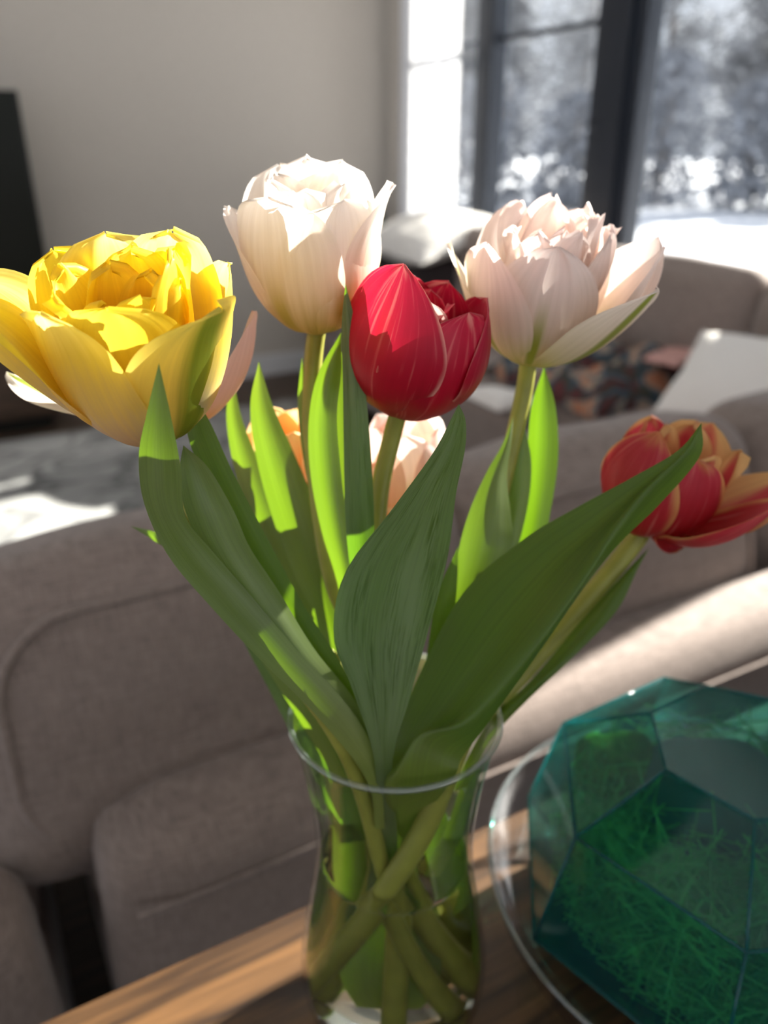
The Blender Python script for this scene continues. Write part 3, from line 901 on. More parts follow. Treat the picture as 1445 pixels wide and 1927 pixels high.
class Flower:
    def __init__(s, parent, base, top):
        s.parent = parent
        s.B = base
        s.A = (top - base).normalized()
        right = Vector((1, 0, 0))
        s.X = (right - s.A * right.dot(s.A)).normalized()
        s.Yv = s.A.cross(s.X)                # points away from the camera
    def petal(s, phi, L, Wd, a, mat, cup=1.0, tip=0.6, q=2.0, ruffle=0.0, r0=0.004, seed=0, up=0.0, notch=0.0, name='petal', wide=0.58, lean=0.0):
        ph = math.radians(phi)
        a0, a1, a2 = [math.radians(x) for x in a]
        rad = s.X * math.cos(ph) + s.Yv * math.sin(ph)
        tan = -s.X * math.sin(ph) + s.Yv * math.cos(ph)
        n, m = 34, 19
        r, z = r0, up
        vv, uvs, ff = [], [], []
        for i in range(n):
            t = i / (n - 1)
            ang = a0 * (1 - t) * (1 - 2 * t) + a1 * 4 * t * (1 - t) + a2 * t * (2 * t - 1)
            if i:
                r += math.sin(ang) * L / (n - 1); z += math.cos(ang) * L / (n - 1)
            if t < wide:
                x = t / wide
                f = 0.24 + 0.76 * math.sin(x * math.pi / 2) ** 0.9
            else:
                x = (t - wide) / (1 - wide)
                f = max(0.0, 1 - x ** q) ** tip
            hw = Wd / 2 * max(f, 0.015)
            inn = -rad * math.cos(ang) + s.A * math.sin(ang)     # towards the flower's inside
            Rc = max(abs(r), Wd * 0.30) * 1.05 / max(cup, 0.05)
            for j in range(m):
                sdx = 2 * j / (m - 1) - 1
                th = sdx * hw / Rc
                p = rad * r + s.A * z + tan * (Rc * math.sin(th)) + inn * (Rc * (1 - math.cos(th)))
                p += tan * (lean * L * t * t)
                if ruffle:
                    k = t ** 2 * (0.35 + 0.65 * abs(sdx))
                    p += inn * ruffle * k * noise.noise(Vector((sdx * 1.7 + seed * 7.3, t * 2.0, seed)))
                    p += s.A * ruffle * 0.8 * max(0, t - 0.55) * noise.noise(Vector((sdx * 3.2 + seed * 3.7, 9.0, seed)))
                if notch:
                    p -= s.A * notch * max(0, t - 0.8) / 0.2 * max(0, 1 - abs(sdx) * 3)
                # central crease
                p += inn * 0.0007 * math.exp(-(sdx * 6) ** 2) * (1 - t)
                vv.append(s.B + p - s.parent.location); uvs.append((j / (m - 1), t))
        for i in range(n - 1):
            for j in range(m - 1):
                b = i * m + j
                ff.append((b, b + 1, b + m + 1, b + m))
        return mesh_obj(name, vv, ff, mat, s.parent, uvs=uvs)
    def heart(s, h, mat_p, mat_a):
        """pistil and six stamens"""
        o = s.parent.location
        tv, tf = tube_data([s.B + s.A * x - o for x in (0.002, h * .5, h * .8, h)], [0.003, 0.0036, 0.003, 0.0042], 8)
        mesh_obj('pistil', tv, tf, mat_p, s.parent)
        for k in range(6):
            a = k * math.pi / 3 + 0.3
            d = s.X * math.cos(a) + s.Yv * math.sin(a)
            q = [s.B + s.A * (0.003) + d * 0.003 - o, s.B + s.A * h * .55 + d * 0.009 - o, s.B + s.A * h * 1.05 + d * 0.011 - o]
            tv, tf = tube_data(cr(q, 8), [0.0009, 0.0009, 0.0009, 0.001, 0.0017, 0.002, 0.002, 0.001], 6)
            mesh_obj('stamen', tv, tf, mat_a, s.parent)

Y_OUT = mat_petal('yellow_outer', [(0.0, (0.84, 0.60, 0.34)), (0.28, (0.90, 0.72, 0.46)), (0.52, (0.91, 0.71, 0.22)), (0.8, (0.92, 0.74, 0.10)), (1.0, (0.95, 0.82, 0.22))], trans=0.55)
Y_IN = mat_petal('yellow_inner', [(0.0, (0.85, 0.42, 0.05)), (0.4, (0.90, 0.62, 0.04)), (1.0, (0.94, 0.76, 0.06))], trans=0.55)
Y_GR = mat_petal('yellow_green', [(0.0, (0.80, 0.62, 0.2)), (0.4, (0.88, 0.70, 0.16)), (1.0, (0.94, 0.78, 0.14))], stripe=(0.22, 0.30, 0.03), stripe_w=0.5, stripe_top=1.25, trans=0.5)
WHT = mat_petal('white_petal', [(0.0, (0.55, 0.42, 0.08)), (0.22, (0.80, 0.64, 0.28)), (0.5, (0.90, 0.78, 0.62)), (0.75, (0.92, 0.84, 0.76)), (1.0, (0.93, 0.88, 0.84))], trans=0.5, stripe=(0.6, 0.5, 0.12), stripe_w=0.22, stripe_top=0.7)
PNK = mat_petal('pale_pink_petal', [(0.0, (0.5, 0.46, 0.08)), (0.2, (0.78, 0.66, 0.34)), (0.45, (0.86, 0.72, 0.62)), (1.0, (0.92, 0.80, 0.76))], trans=0.42, stripe=(0.38, 0.42, 0.06), stripe_w=0.16, stripe_top=0.75)
PNKG = mat_petal('pale_pink_green', [(0.0, (0.5, 0.46, 0.08)), (0.3, (0.80, 0.70, 0.46)), (1.0, (0.90, 0.82, 0.74))], trans=0.42, stripe=(0.30, 0.38, 0.05), stripe_w=0.30, stripe_top=1.3)
PEA = mat_petal('peach_petal', [(0.0, (0.70, 0.36, 0.04)), (0.25, (0.78, 0.42, 0.16)), (0.5, (0.82, 0.48, 0.38)), (1.0, (0.84, 0.62, 0.56))], trans=0.42)
ORG = mat_petal('orange_red_petal', [(0.0, (0.62, 0.02, 0.03)), (0.35, (0.75, 0.30, 0.20)), (0.7, (0.85, 0.42, 0.16)), (1.0, (0.88, 0.66, 0.30))], trans=0.42, streak=0.4, streak_col=(0.8, 0.1, 0.06))
RED = mat_petal('red_petal', [(0.0, (0.42, 0.03, 0.04)), (0.2, (0.42, 0.006, 0.022)), (0.6, (0.48, 0.008, 0.032)), (1.0, (0.56, 0.015, 0.06))], trans=0.33, edge=(0.80, 0.36, 0.30), edge_at=0.92, streak=0.30, streak_col=(0.85, 0.35, 0.30), rough=0.4)
RYL = mat_petal('red_yellow_petal', [(0.0, (0.58, 0.05, 0.04)), (0.2, (0.50, 0.025, 0.025)), (0.6, (0.56, 0.035, 0.05)), (1.0, (0.56, 0.05, 0.08))], trans=0.40, edge=(0.78, 0.44, 0.15), edge_at=0.86, streak=0.35, streak_col=(0.80, 0.36, 0.28), rough=0.4)
RYI = mat_petal('yellow_red_petal', [(0.0, (0.7, 0.3, 0.08)), (0.5, (0.75, 0.34, 0.14)), (1.0, (0.80, 0.5, 0.2))], trans=0.42, stripe=(0.6, 0.06, 0.07), stripe_w=0.6, stripe_top=1.2)
PISTIL = mat_plain('pistil_green', (0.5, 0.5, 0.1), 0.5)
ANTHER = mat_plain('anther_yellow', (0.65, 0.42, 0.03), 0.7)

def tulip(label, h0=0.010, dx=0.0, dy=0.0):
    e = empty('tulip', VP(dx, dy, h0))
    tag(e, label, 'tulip', 'tulips in the glass vase')
    return e

# --- 1 yellow double tulip
T = tulip('wide open yellow double tulip with ruffled petals and a green striped petal', dx=0.018, dy=0.004)
B = P(298, 826, 0.262)
F_ = Flower(T, B, P(232, 500, 0.250))
stem(T, [VP(0.018, 0.004, 0.010), VP(-0.002, -0.012, 0.10), VP(-0.022, -0.026, 0.205), P(420, 1110, 0.262), P(320, 950, 0.263), B + F_.A * 0.003], 0.0038, STEM)
pt_ = F_.petal
pt_(-128, 0.066, 0.050, (78, 20, 2), Y_OUT, tip=0.42, q=2.7, ruffle=0.006, seed=1)
pt_(-88, 0.064, 0.046, (70, 12, 8), Y_IN, tip=0.45, q=2.6, ruffle=0.005, seed=2, r0=0.003)
pt_(-36, 0.070, 0.048, (76, 20, 44), Y_GR, tip=0.62, ruffle=0.004, seed=3)
pt_(172, 0.074, 0.044, (74, 36, 48), Y_OUT, tip=0.45, q=2.6, ruffle=0.008, seed=4)
pt_(-165, 0.068, 0.040, (74, 30, 40), Y_IN, tip=0.45, q=2.6, ruffle=0.007, seed=41)
pt_(18, 0.068, 0.046, (74, 20, 8), Y_OUT, tip=0.45, q=2.6, ruffle=0.006, seed=5)
pt_(70, 0.072, 0.048, (72, 14, 0), Y_OUT, tip=0.42, q=2.7, ruffle=0.006, seed=6)
pt_(115, 0.072, 0.050, (72, 18, 2), Y_OUT, tip=0.42, q=2.7, ruffle=0.008, seed=7)
pt_(145, 0.070, 0.044, (72, 22, 10), Y_IN, tip=0.42, q=2.7, ruffle=0.008, seed=8)
for k, (ph, L_, a1, a2) in enumerate(((-60, .056, 6, 2), (-110, .054, 10, -4), (-150, .058, 16, 10), (160, .060, 16, 14), (95, .062, 8, -4), (40, .064, 10, 2), (-5, .058, 8, 4), (60, .056, 4, -10), (125, .058, 8, -6), (10, .066, 6, -4))):
    pt_(ph, L_, 0.034, (55, a1, a2), Y_IN, tip=0.45, q=2.6, ruffle=0.010, seed=20 + k, r0=0.002, up=0.003)
F_.heart(0.030, PISTIL, ANTHER)
leaf(T, [[(706, 1560, .262), (724, 1560, .262)], [(690, 1468, .255), (713, 1440, .256)], [(600, 1352, .254), (662, 1338, .257)], [(490, 1242, .252), (560, 1225, .256)],
         [(395, 1140, .247), (470, 1118, .252)], [(318, 1048, .242), (398, 1035, .246)], [(272, 950, .236), (349, 972, .238)], [(261, 860, .229), (341, 886, .230)],
         [(276, 778, .224), (323, 790, .224)], [(299, 683, .221)]], LEAF_MID, cup=0.10)
leaf(T, [[(716, 1560, .268), (734, 1560, .268)], [(700, 1450, .260), (722, 1428, .262)], [(620, 1338, .258), (668, 1318, .262)], [(520, 1230, .256), (592, 1222, .262)],
         [(432, 1120, .252), (524, 1112, .260)], [(378, 1030, .250), (470, 1030, .258)], [(345, 950, .250), (440, 962, .256)], [(338, 885, .252), (392, 880, .257)], [(345, 838, .258)]], LEAF_MID, cup=0.16)

# --- 2 white tulip
T = tulip('white tulip with cream yellow base, the tallest bloom of the bunch', dx=-0.02, dy=0.012)
B = P(598, 622, 0.330)
F_ = Flower(T, B, P(583, 400, 0.322))
stem(T, [VP(-0.02, 0.012, 0.010), VP(-0.006, 0.012, 0.11), VP(-0.008, 0.018, 0.205), P(628, 1100, 0.315), P(590, 850, 0.326), P(588, 700, 0.330), B + F_.A * 0.003], 0.0041, STEM)
pt_ = F_.petal
pt_(-120, 0.068, 0.056, (82, 14, -6), WHT, tip=0.45, q=2.6, ruffle=0.004, seed=1)
pt_(-55, 0.066, 0.054, (82, 14, -4), WHT, tip=0.45, q=2.6, ruffle=0.006, seed=2)
pt_(-8, 0.068, 0.046, (82, 14, 24), WHT, tip=0.8, ruffle=0.004, seed=3)
pt_(60, 0.070, 0.056, (82, 12, -4), WHT, tip=0.45, q=2.6, ruffle=0.008, seed=4)
pt_(120, 0.070, 0.056, (82, 14, -4), WHT, tip=0.45, q=2.6, ruffle=0.006, seed=5)
pt_(178, 0.060, 0.044, (82, 22, 12), WHT, tip=0.6, ruffle=0.004, seed=6)
for k, (ph, L_) in enumerate(((-90, .060), (-20, .060), (35, .064), (95, .066), (155, .062), (-145, .063))):
    pt_(ph, L_, 0.040, (60, 8, -10), WHT, tip=0.45, q=2.6, ruffle=0.008, seed=30 + k, r0=0.002, up=0.003)
leaf(T, [[(690, 1560, .298), (710, 1560, .298)], [(676, 1330, .300), (692, 1320, .300)], [(640, 1120, .305), (668, 1105, .305)], [(605, 1000, .310), (655, 1000, .310)], [(584, 890, .316), (642, 890, .316)],
         [(581, 790, .320), (634, 785, .320)], [(598, 705, .322), (642, 700, .322)], [(642, 625, .324)]], LEAF_MID, cup=0.2)
leaf(T, [[(670, 1500, .306), (690, 1500, .306)], [(655, 1300, .310), (668, 1300, .310)], [(620, 1090, .318), (640, 1085, .318)], [(592, 970, .324), (612, 965, .324)], [(570, 860, .332), (592, 860, .332)], [(560, 760, .336), (582, 760, .336)], [(568, 672, .338)]], LEAF_MID, cup=0.2)
leaf(T, [[(680, 1500, .312), (700, 1500, .312)], [(660, 1200, .326), (690, 1200, .326)], [(640, 980, .336), (668, 980, .336)], [(616, 820, .344), (662, 820, .344)], [(608, 730, .346), (655, 720, .346)], [(648, 655, .346)]], LEAF_MID, cup=0.1)

# --- 3 pale pink double tulip
T = tulip('pale pink double tulip with green midribs and pointed spreading petals', dx=0.002, dy=0.02)
B = P(992, 682, 0.352)
F_ = Flower(T, B, P(1045, 450, 0.345))
stem(T, [VP(0.002, 0.02, 0.010), VP(0.010, 0.020, 0.11), VP(0.020, 0.022, 0.205), P(905, 1060, 0.330), P(958, 860, 0.345), P(985, 740, 0.352), B + F_.A * 0.003], 0.0041, STEM)
pt_ = F_.petal
pt_(-150, 0.067, 0.048, (84, 26, 6), PNK, tip=0.7, ruffle=0.004, seed=1)
pt_(-100, 0.068, 0.050, (82, 16, 2), PNK, tip=0.7, ruffle=0.004, seed=2)
pt_(-52, 0.072, 0.044, (82, 40, 30), PNKG, tip=0.75, ruffle=0.003, seed=3)
pt_(-15, 0.076, 0.052, (84, 30, 8), PNK, tip=0.7, ruffle=0.004, seed=4)
pt_(20, 0.078, 0.048, (84, 36, 18), PNK, tip=0.75, ruffle=0.004, seed=5)
pt_(176, 0.064, 0.036, (82, 34, 26), PNKG, tip=0.9, ruffle=0.003, seed=6)
pt_(65, 0.074, 0.050, (82, 22, 6), PNK, tip=0.7, ruffle=0.006, seed=7)
pt_(120, 0.072, 0.050, (82, 22, 4), PNK, tip=0.7, ruffle=0.006, seed=8)
for k, (ph, L_, a1) in enumerate(((-125, .066, 10), (-70, .068, 8), (-30, .068, 16), (10, .070, 18), (50, .074, 14), (95, .076, 10), (140, .072, 12), (-160, .066, 14), (-90, .066, 2), (0, .072, 6), (90, .074, 3), (40, .070, 8))):
    pt_(ph, L_ * 0.92, 0.034, (60, a1, -2), PNK, tip=0.75, ruffle=0.012, seed=40 + k, r0=0.002, up=0.003)
leaf(T, [[(760, 1520, .300), (790, 1520, .300)], [(800, 1340, .300), (840, 1340, .300)], [(848, 1150, .306), (905, 1150, .306)], [(862, 1040, .312), (962, 1035, .312)], [(884, 960, .318), (962, 975, .318)],
         [(915, 890, .326), (954, 900, .326)], [(946, 835, .334), (962, 835, .334)], [(966, 785, .342)]], LEAF_MID, cup=0.2)
leaf(T, [[(830, 1400, .318), (850, 1400, .318)], [(905, 1230, .328), (935, 1230, .328)], [(962, 1080, .338), (1010, 1075, .338)], [(986, 960, .346), (1036, 960, .346)], [(992, 860, .352), (1050, 860, .352)],
         [(1000, 765, .356), (1045, 765, .356)], [(1024, 690, .360)]], LEAF_GREEN, cup=0.15)
leaf(T, [[(855, 1300, .318), (870, 1300, .318)], [(905, 1130, .330), (940, 1130, .330)], [(945, 990, .340), (985, 990, .340)], [(960, 880, .346), (1000, 880, .346)], [(985, 790, .350)]], LEAF_MID, cup=0.2)

# --- 4 crimson tulip
T = tulip('rounded crimson tulip with closed petals in front of the pale pink bloom', dx=0.0, dy=-0.006)
B = P(752, 770, 0.315)
F_ = Flower(T, B, P(806, 560, 0.305))
stem(T, [VP(0.0, -0.006, 0.010), VP(0.002, 0.0, 0.11), VP(0.000, 0.006, 0.205), P(712, 1060, 0.306), P(714, 930, 0.311), P(738, 820, 0.315), B + F_.A * 0.003], 0.0041, STEM)
pt_ = F_.petal
pt_(-132, 0.078, 0.060, (90, 8, -22), RED, tip=0.75, ruffle=0.003, seed=1)
pt_(-50, 0.066, 0.070, (92, 14, -26), RED, tip=0.62, ruffle=0.002, seed=2)
pt_(5, 0.067, 0.058, (92, 16, -30), RED, tip=0.62, ruffle=0.003, seed=3)
pt_(60, 0.062, 0.056, (88, 10, -26), RED, tip=0.7, ruffle=0.004, seed=4)
pt_(120, 0.062, 0.054, (88, 10, -24), RED, tip=0.7, ruffle=0.004, seed=5)
pt_(178, 0.064, 0.050, (88, 10, -20), RED, tip=0.7, ruffle=0.003, seed=6)
for k, (ph, L_) in enumerate(((-95, .052), (-20, .050), (80, .050), (150, .050))):
    pt_(ph, L_, 0.034, (62, 2, -14), PEA if k == 0 else RED, tip=0.6, ruffle=0.006, seed=50 + k, r0=0.002, up=0.003)
leaf(T, [[(706, 1560, .272), (724, 1560, .272)], [(700, 1430, .272), (722, 1430, .272)], [(684, 1250, .278), (716, 1240, .278)], [(660, 1080, .286), (704, 1065, .286)], [(650, 980, .289), (704, 975, .289)], [(647, 850, .293), (698, 850, .293)],
         [(645, 720, .297), (686, 720, .297)], [(643, 610, .299), (668, 605, .299)], [(650, 534, .300)]], LEAF_GREY, cup=0.15)
leaf(T, [[(722, 1690, .284), (736, 1690, .284)], [(703, 1590, .272), (748, 1590, .272)], [(706, 1440, .253), (738, 1440, .253)], [(664, 1300, .254), (772, 1310, .256)], [(628, 1200, .255), (808, 1180, .262)], [(648, 1080, .256), (842, 1050, .264)],
         [(738, 958, .256), (858, 930, .262)], [(815, 852, .255), (875, 845, .258)], [(848, 790, .254), (876, 792, .255)], [(863, 760, .253)]], LEAF_GREY, cup=0.07, across=13)
leaf(T, [[(770, 1450, .290), (790, 1450, .290)], [(790, 1330, .292), (830, 1330, .292)], [(805, 1220, .296), (850, 1200, .296)], [(822, 1120, .298), (860, 1100, .298)], [(862, 1028, .300)]], LEAF_GREEN, cup=0.1)

# --- 5 red and yellow tulip, leaning out
T = tulip('red tulip with yellow petal edges leaning far out past a long broad leaf', dx=-0.036, dy=0.004, h0=0.012)
B = P(1216, 992, 0.352)
F_ = Flower(T, B, P(1292, 822, 0.344))
stem(T, [VP(-0.036, 0.004, 0.012), VP(-0.034, -0.014, 0.045), VP(-0.014, -0.022, 0.095), VP(0.012, -0.021, 0.150), VP(0.030, -0.012, 0.200), P(940, 1310, 0.315), P(1050, 1190, 0.332), P(1150, 1075, 0.345), B + F_.A * 0.003], 0.0054, STEM, n=60)
pt_ = F_.petal
pt_(-148, 0.074, 0.052, (104, 12, -26), RYL, tip=0.85, ruffle=0.003, seed=1)
pt_(-98, 0.064, 0.050, (92, 14, -12), RYL, tip=0.5, ruffle=0.003, seed=2)
pt_(-46, 0.070, 0.058, (92, 44, 6), RYL, tip=0.75, ruffle=0.002, seed=3)
pt_(0, 0.072, 0.046, (92, 52, 18), RYI, tip=0.8, ruffle=0.004, seed=4)
pt_(50, 0.064, 0.048, (90, 34, 6), RYI, tip=0.7, ruffle=0.004, seed=5)
pt_(110, 0.058, 0.048, (88, 18, -6), RYL, tip=0.75, ruffle=0.004, seed=6)
pt_(165, 0.064, 0.046, (92, 10, -20), RYL, tip=0.7, ruffle=0.004, seed=7)
for k, (ph, L_, a1) in enumerate(((-70, .054, 16), (-15, .056, 26), (60, .054, 18), (130, .052, 4))):
    pt_(ph, L_, 0.034, (60, a1, -6), RYI, tip=0.5, ruffle=0.010, seed=60 + k, r0=0.002, up=0.003)
pt_(-55, 0.016, 0.034, (120, 95, 80), RYL, tip=0.6, ruffle=0.0, seed=70, r0=0.004)
leaf(T, [[(742, 1660, .288), (750, 1662, .286), (758, 1662, .286), (768, 1660, .288)],
         [(722, 1570, .276), (738, 1572, .276), (758, 1572, .278), (778, 1570, .282)],
         [(716, 1470, .262), (730, 1476, .252), (765, 1478, .2475), (850, 1470, .253)],
         [(738, 1400, .268), (765, 1420, .258), (790, 1384, .248), (868, 1428, .254)],
         [(780, 1290, .280), (830, 1340, .266), (880, 1352, .252), (905, 1378, .257)],
         [(868, 1120, .293), (945, 1180, .278), (1000, 1218, .261), (1008, 1236, .265)],
         [(985, 1015, .298), (1045, 1062, .286), (1100, 1082, .272), (1106, 1096, .276)],
         [(1085, 955, .297), (1120, 995, .289), (1146, 1010, .279), (1168, 1020, .283)],
         [(1190, 898, .294), (1206, 920, .290), (1216, 922, .283), (1240, 950, .287)],
         [(1275, 848, .291), (1284, 856, .289), (1291, 848, .285), (1316, 860, .287)],
         [(1320, 796, .286)]], LEAF_GREEN, n=60, across=17)
leaf(T, [[(852, 1490, .300), (880, 1480, .300)], [(880, 1425, .300), (922, 1395, .300)], [(925, 1350, .304), (992, 1318, .304)], [(1000, 1280, .312), (1075, 1240, .312)], [(1080, 1185, .328), (1160, 1150, .328)],
         [(1160, 1095, .340), (1200, 1070, .340)], [(1222, 1030, .346)]], LEAF_GREEN, cup=0.2)
leaf(T, [[(800, 1690, .296), (830, 1690, .296)], [(820, 1610, .296), (868, 1580, .296)], [(850, 1530, .298), (890, 1500, .298)], [(870, 1470, .304), (905, 1440, .304)]], LEAF_MID, cup=0.15)

# --- 6 pale pink tulip behind the yellow one
T = tulip('pale pink tulip with orange base half hidden behind the yellow double tulip', dx=0.024, dy=0.012)
B = P(300, 800, 0.318)
F_ = Flower(T, B, P(285, 560, 0.312))
stem(T, [VP(0.024, 0.012, 0.010), VP(0.004, 0.004, 0.10), VP(-0.016, 0.008, 0.205), P(470, 1120, 0.304), P(340, 920, 0.314), B + F_.A * 0.003], 0.0038, STEM)
pt_ = F_.petal
pt_(-8, 0.072, 0.050, (88, 32, -4), PEA, tip=0.6, ruffle=0.003, seed=1)
pt_(55, 0.060, 0.050, (84, 12, -14), PEA, tip=0.6, ruffle=0.003, seed=2)
pt_(115, 0.058, 0.050, (84, 12, -14), PEA, tip=0.6, ruffle=0.003, seed=3)
pt_(-70, 0.056, 0.050, (84, 10, -14), PEA, tip=0.6, ruffle=0.003, seed=4)
pt_(-125, 0.056, 0.048, (84, 12, -14), PEA, tip=0.6, ruffle=0.003, seed=5)
pt_(178, 0.060, 0.034, (86, 74, 64), PNKG, tip=0.9, ruffle=0.003, seed=6)
leaf(T, [[(718, 1560, .274), (736, 1560, .274)], [(694, 1425, .266), (721, 1428, .266)], [(604, 1295, .268), (652, 1268, .268)], [(505, 1155, .272), (572, 1140, .272)], [(432, 1010, .275), (496, 1000, .275)], [(384, 900, .278), (438, 888, .278)],
         [(352, 812, .281), (398, 800, .281)], [(366, 745, .283)]], LEAF_GREEN, cup=0.10)
leaf(T, [[(640, 1480, .290), (660, 1480, .290)], [(540, 1320, .290), (572, 1290, .290)], [(440, 1165, .292), (478, 1140, .292)], [(350, 1060, .294), (380, 1035, .294)], [(290, 1018, .296), (302, 1004, .296)], [(246, 990, .298)]], LEAF_MID, cup=0.1)

# --- 7 peach and red tulip in the middle
T = tulip('small peach tulip streaked red at its base between dark leaves', dx=-0.012, dy=0.026)
B = P(528, 945, 0.372)
F_ = Flower(T, B, P(530, 800, 0.366))
stem(T, [VP(-0.012, 0.026, 0.010), VP(-0.012, 0.022, 0.10), VP(-0.018, 0.026, 0.205), P(560, 1110, 0.355), B + F_.A * 0.003], 0.0038, STEM)
pt_ = F_.petal
for k, ph in enumerate((-60, 0, 60, 120, 180, -120)):
    pt_(ph, 0.056, 0.044, (88, 6, -22), ORG, tip=0.6, ruffle=0.003, seed=k)
leaf(T, [[(650, 1480, .316), (675, 1480, .316)], [(640, 1350, .318), (662, 1350, .318)], [(570, 1180, .326), (622, 1170, .326)], [(495, 1040, .334), (562, 1030, .334)], [(448, 910, .340), (502, 900, .340)], [(426, 790, .344), (456, 790, .344)], [(437, 698, .346)]], LEAF_MID, cup=0.15)
leaf(T, [[(660, 1480, .308), (690, 1480, .308)], [(648, 1380, .310), (678, 1370, .310)], [(605, 1200, .318), (645, 1190, .318)], [(552, 1080, .324), (622, 1070, .324)], [(508, 960, .330), (592, 950, .330)], [(480, 850, .334), (552, 850, .334)], [(471, 760, .337), (512, 760, .337)], [(487, 680, .339)]], LEAF_MID, cup=0.15)
leaf(T, [[(640, 1600, .306), (690, 1600, .306)], [(592, 1460, .304), (668, 1450, .304)], [(545, 1375, .306), (652, 1370, .306)], [(502, 1290, .308), (600, 1285, .308)], [(462, 1215, .310), (525, 1210, .310)], [(442, 1165, .312)]], LEAF_GREY, cup=0.15)

leaf(T, [[(650, 1825, .300), (690, 1825, .300)], [(630, 1780, .302), (700, 1780, .302)], [(622, 1680, .304), (690, 1680, .304)], [(625, 1580, .306), (680, 1580, .306)], [(630, 1490, .308)]], LEAF_MID, cup=0.15)
leaf(T, [[(700, 1840, .288), (770, 1840, .288)], [(680, 1790, .290), (790, 1800, .290)], [(690, 1700, .294), (790, 1700, .294)], [(700, 1600, .298), (770, 1600, .298)], [(710, 1500, .300), (750, 1500, .300)]], LEAF_MID, cup=0.15)

# --- 8 blush tulip low behind the crimson one
T = tulip('blush pink tulip low down behind the crimson tulip stem', dx=0.012, dy=0.028)
B = P(768, 972, 0.385)
F_ = Flower(T, B, P(766, 820, 0.380))
stem(T, [VP(0.012, 0.028, 0.010), VP(0.008, 0.026, 0.10), VP(0.004, 0.028, 0.205), P(762, 1110, 0.362), B + F_.A * 0.003], 0.0038, STEM)
pt_ = F_.petal
for k, ph in enumerate((-90, -30, 30, 90, 150, -150)):
    pt_(ph, 0.066, 0.046, (88, 6, -16), PEA if k % 2 else PNK, tip=0.6, ruffle=0.003, seed=k)

leaf(T, [[(800, 1825, .296), (850, 1815, .300)], [(820, 1770, .298), (885, 1760, .304)], [(810, 1700, .302), (890, 1690, .306)], [(800, 1620, .306), (860, 1600, .308)], [(800, 1520, .310), (830, 1500, .312)]], LEAF_GREEN, cup=0.15)

# ------------------------------------------------------------------ glass bowl and teal faceted cover
BX, BY = 0.191, 0.325
be = empty('glass_bowl', (BX, BY, TZ))
tag(be, 'clear shallow glass bowl under the teal faceted terrarium beside the vase', 'bowl')
bp_ = [(0.050, 0.001), (0.086, 0.006), (0.113, 0.022), (0.126, 0.042), (0.131, 0.060)]
bo = smooth_profile(bp_, 24)
shell = [(0.0001, 0.001)] + bo + [(0.1303, 0.0612), (0.1294, 0.0605)] + [(r - 0.0018, z + 0.0012) for r, z in bo[::-1]] + [(0.0001, 0.0035)]
tv, tf = lathe_data(shell, 80)
mesh_obj('glass', tv, tf, mat_pane('bowl_glass', (0.95, 0.965, 0.985), 0.01, fres=1.6), be)

bead(be, 0.1303, 0.0608, 0.0016)
TEAL = mat_pane('teal_pane', (0.58, 0.87, 0.82), 0.08, body=0.11, body_col=(0.02, 0.27, 0.30), fres=1.5)
TEALE = mat_pane('teal_edge', (0.35, 0.70, 0.68), 0.1, body=0.35, body_col=(0.03, 0.28, 0.30), fres=1.4)
tq = empty('faceted_terrarium', (BX, BY, TZ + 0.006))
tag(tq, 'teal translucent faceted terrarium filled with fine green grass', 'terrarium')
NS = 7
rings = [(0.070, 0.0), (0.117, 0.044), (0.100, 0.112), (0.052, 0.142)]
RP = []
for k, (r, z) in enumerate(rings):
    RP.append([Vector((r * math.cos(2 * math.pi * i / NS + math.radians(198)), r * math.sin(2 * math.pi * i / NS + math.radians(198)), z)) for i in range(NS)])
edges = set()
def slab(name, pts, thick, mat, parent):
    n = (pts[1] - pts[0]).cross(pts[2] - pts[0]).normalized()
    cen = sum(pts, Vector()) / len(pts)
    if n.dot(cen - Vector((0, 0, 0.06))) < 0: n = -n; pts = pts[::-1]
    a = list(pts) + [p - n * thick for p in pts]
    m = len(pts)
    f = [tuple(range(m)), tuple(range(2 * m - 1, m - 1, -1))] + [(i, i + m, (i + 1) % m + m, (i + 1) % m) for i in range(m)]
    return mesh_obj(name, a, f, mat, parent, smooth=False)
cells = []
for k in range(3):
    for i in range(NS):
        j = (i + 1) % NS
        cells.append(((k, i), (k, j), (k + 1, j), (k + 1, i)))
for ci, cl in enumerate(cells):
    slab('pane', [RP[a][b] for a, b in cl], 0.0016, TEAL, tq)
    for a in range(4):
        edges.add(tuple(sorted((cl[a], cl[(a + 1) % 4]))))
slab('lid_pane', list(RP[3]), 0.003, TEAL, tq)
for (a, b) in sorted(edges):
    tv, tf = tube_data([RP[a[0]][a[1]], RP[b[0]][b[1]]], 0.0009, 6)
    mesh_obj('seam', tv, tf, TEALE, tq)

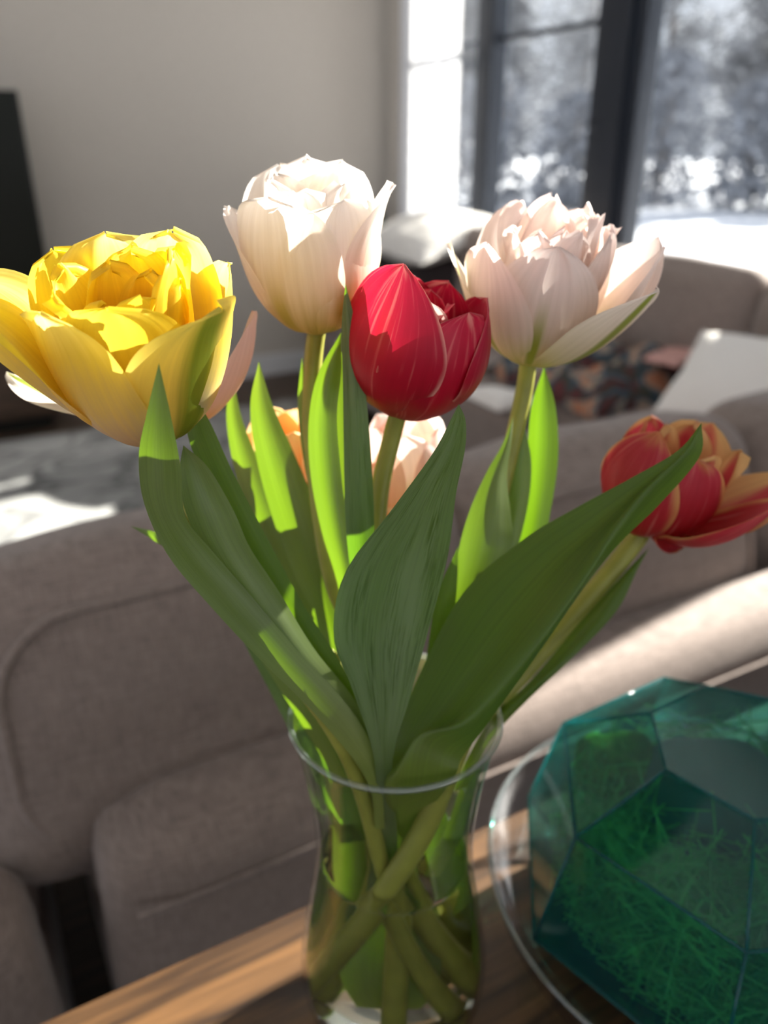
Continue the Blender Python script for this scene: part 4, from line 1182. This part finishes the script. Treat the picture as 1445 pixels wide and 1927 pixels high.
# fine grass inside
GRS = mat_plain('fine_grass', (0.22, 0.42, 0.10), 0.6, 0.3, noise_scale=30, noise_amt=0.4)
gv, gf = [], []
r2 = random.Random(4)
def inside(p):
    z = p.z
    if z < 0.004 or z > 0.118: return False
    for (ra, za), (rb, zb) in zip(rings, rings[1:]):
        if za <= z <= zb:
            return math.hypot(p.x, p.y) < (ra + (rb - ra) * (z - za) / (zb - za)) * 0.86
    return False
def in_stone(p): return (p.x / .042) ** 2 + ((p.y - .022) / .038) ** 2 + ((p.z - .088) / .030) ** 2 < 1
cnt = 0
while cnt < 7000:
    a = r2.uniform(0, 6.28); rr = 0.10 * math.sqrt(r2.random()); z = r2.uniform(0.006, 0.096)
    p = Vector((rr * math.cos(a), rr * math.sin(a), z))
    d = Vector((r2.gauss(0, 1), r2.gauss(0, 1), r2.gauss(0.35, 0.6))).normalized()
    ln = r2.uniform(0.02, 0.055)
    bend = Vector((r2.gauss(0, 1), r2.gauss(0, 1), r2.gauss(-.4, 0.6))) * 0.009
    q = [p, p + d * ln * .5 + bend * .4, p + d * ln + bend]
    if not all(inside(x) and not in_stone(x) for x in q): continue
    if (q[0].x + .005) ** 2 + (q[0].y - .02) ** 2 < .045 ** 2 and q[2].z > .085: continue
    cnt += 1
    sdv = d.cross(Vector((r2.gauss(0, 1), r2.gauss(0, 1), r2.gauss(0, 1)))).normalized() * r2.uniform(0.00025, 0.0005)
    o = len(gv)
    for i, x in enumerate(q): gv += [x - sdv, x + sdv]
    gf += [(o, o + 1, o + 3, o + 2), (o + 2, o + 3, o + 5, o + 4)]
g_ = mesh_obj('grass', gv, gf, GRS, None, smooth=False, loc=tq.location)
tag(g_, 'tangle of fine green grass strands inside the teal terrarium', 'grass', kind='stuff')
# moss cushion at the back
mv, mf = softbox_data(0.026, 0.020, 0.018, 0.018, 0.0, 10, 0.0)
mv = [v * (1 + 0.18 * noise.noise(v * 160)) for v in mv]
mo = mesh_obj('moss_clump', mv, mf, mat_plain('moss', (0.12, 0.17, 0.012), 0.9, 0.1, noise_scale=90, noise_amt=0.5, bump=1.0, bump_scale=300), None,
              loc=tq.location + Vector((-0.050, 0.048, 0.086)))
tag(mo, 'yellow green moss clump at the back of the teal terrarium', 'moss')
# rounded stone nestled in the middle of the grass
sv, sf = softbox_data(0.040, 0.036, 0.026, 0.026, 0.0, 12, 0.0)
sv = [v * (1 + 0.06 * noise.noise(v * 40)) for v in sv]
st_ = mesh_obj('stone', sv, sf, mat_plain('plum_stone', (0.11, 0.085, 0.095), 0.75, 0.2, noise_scale=60, noise_amt=0.2), None, loc=tq.location + Vector((0.0, 0.022, 0.086)))
tag(st_, 'rounded plum brown stone nestled in the grass inside the teal terrarium', 'stone')
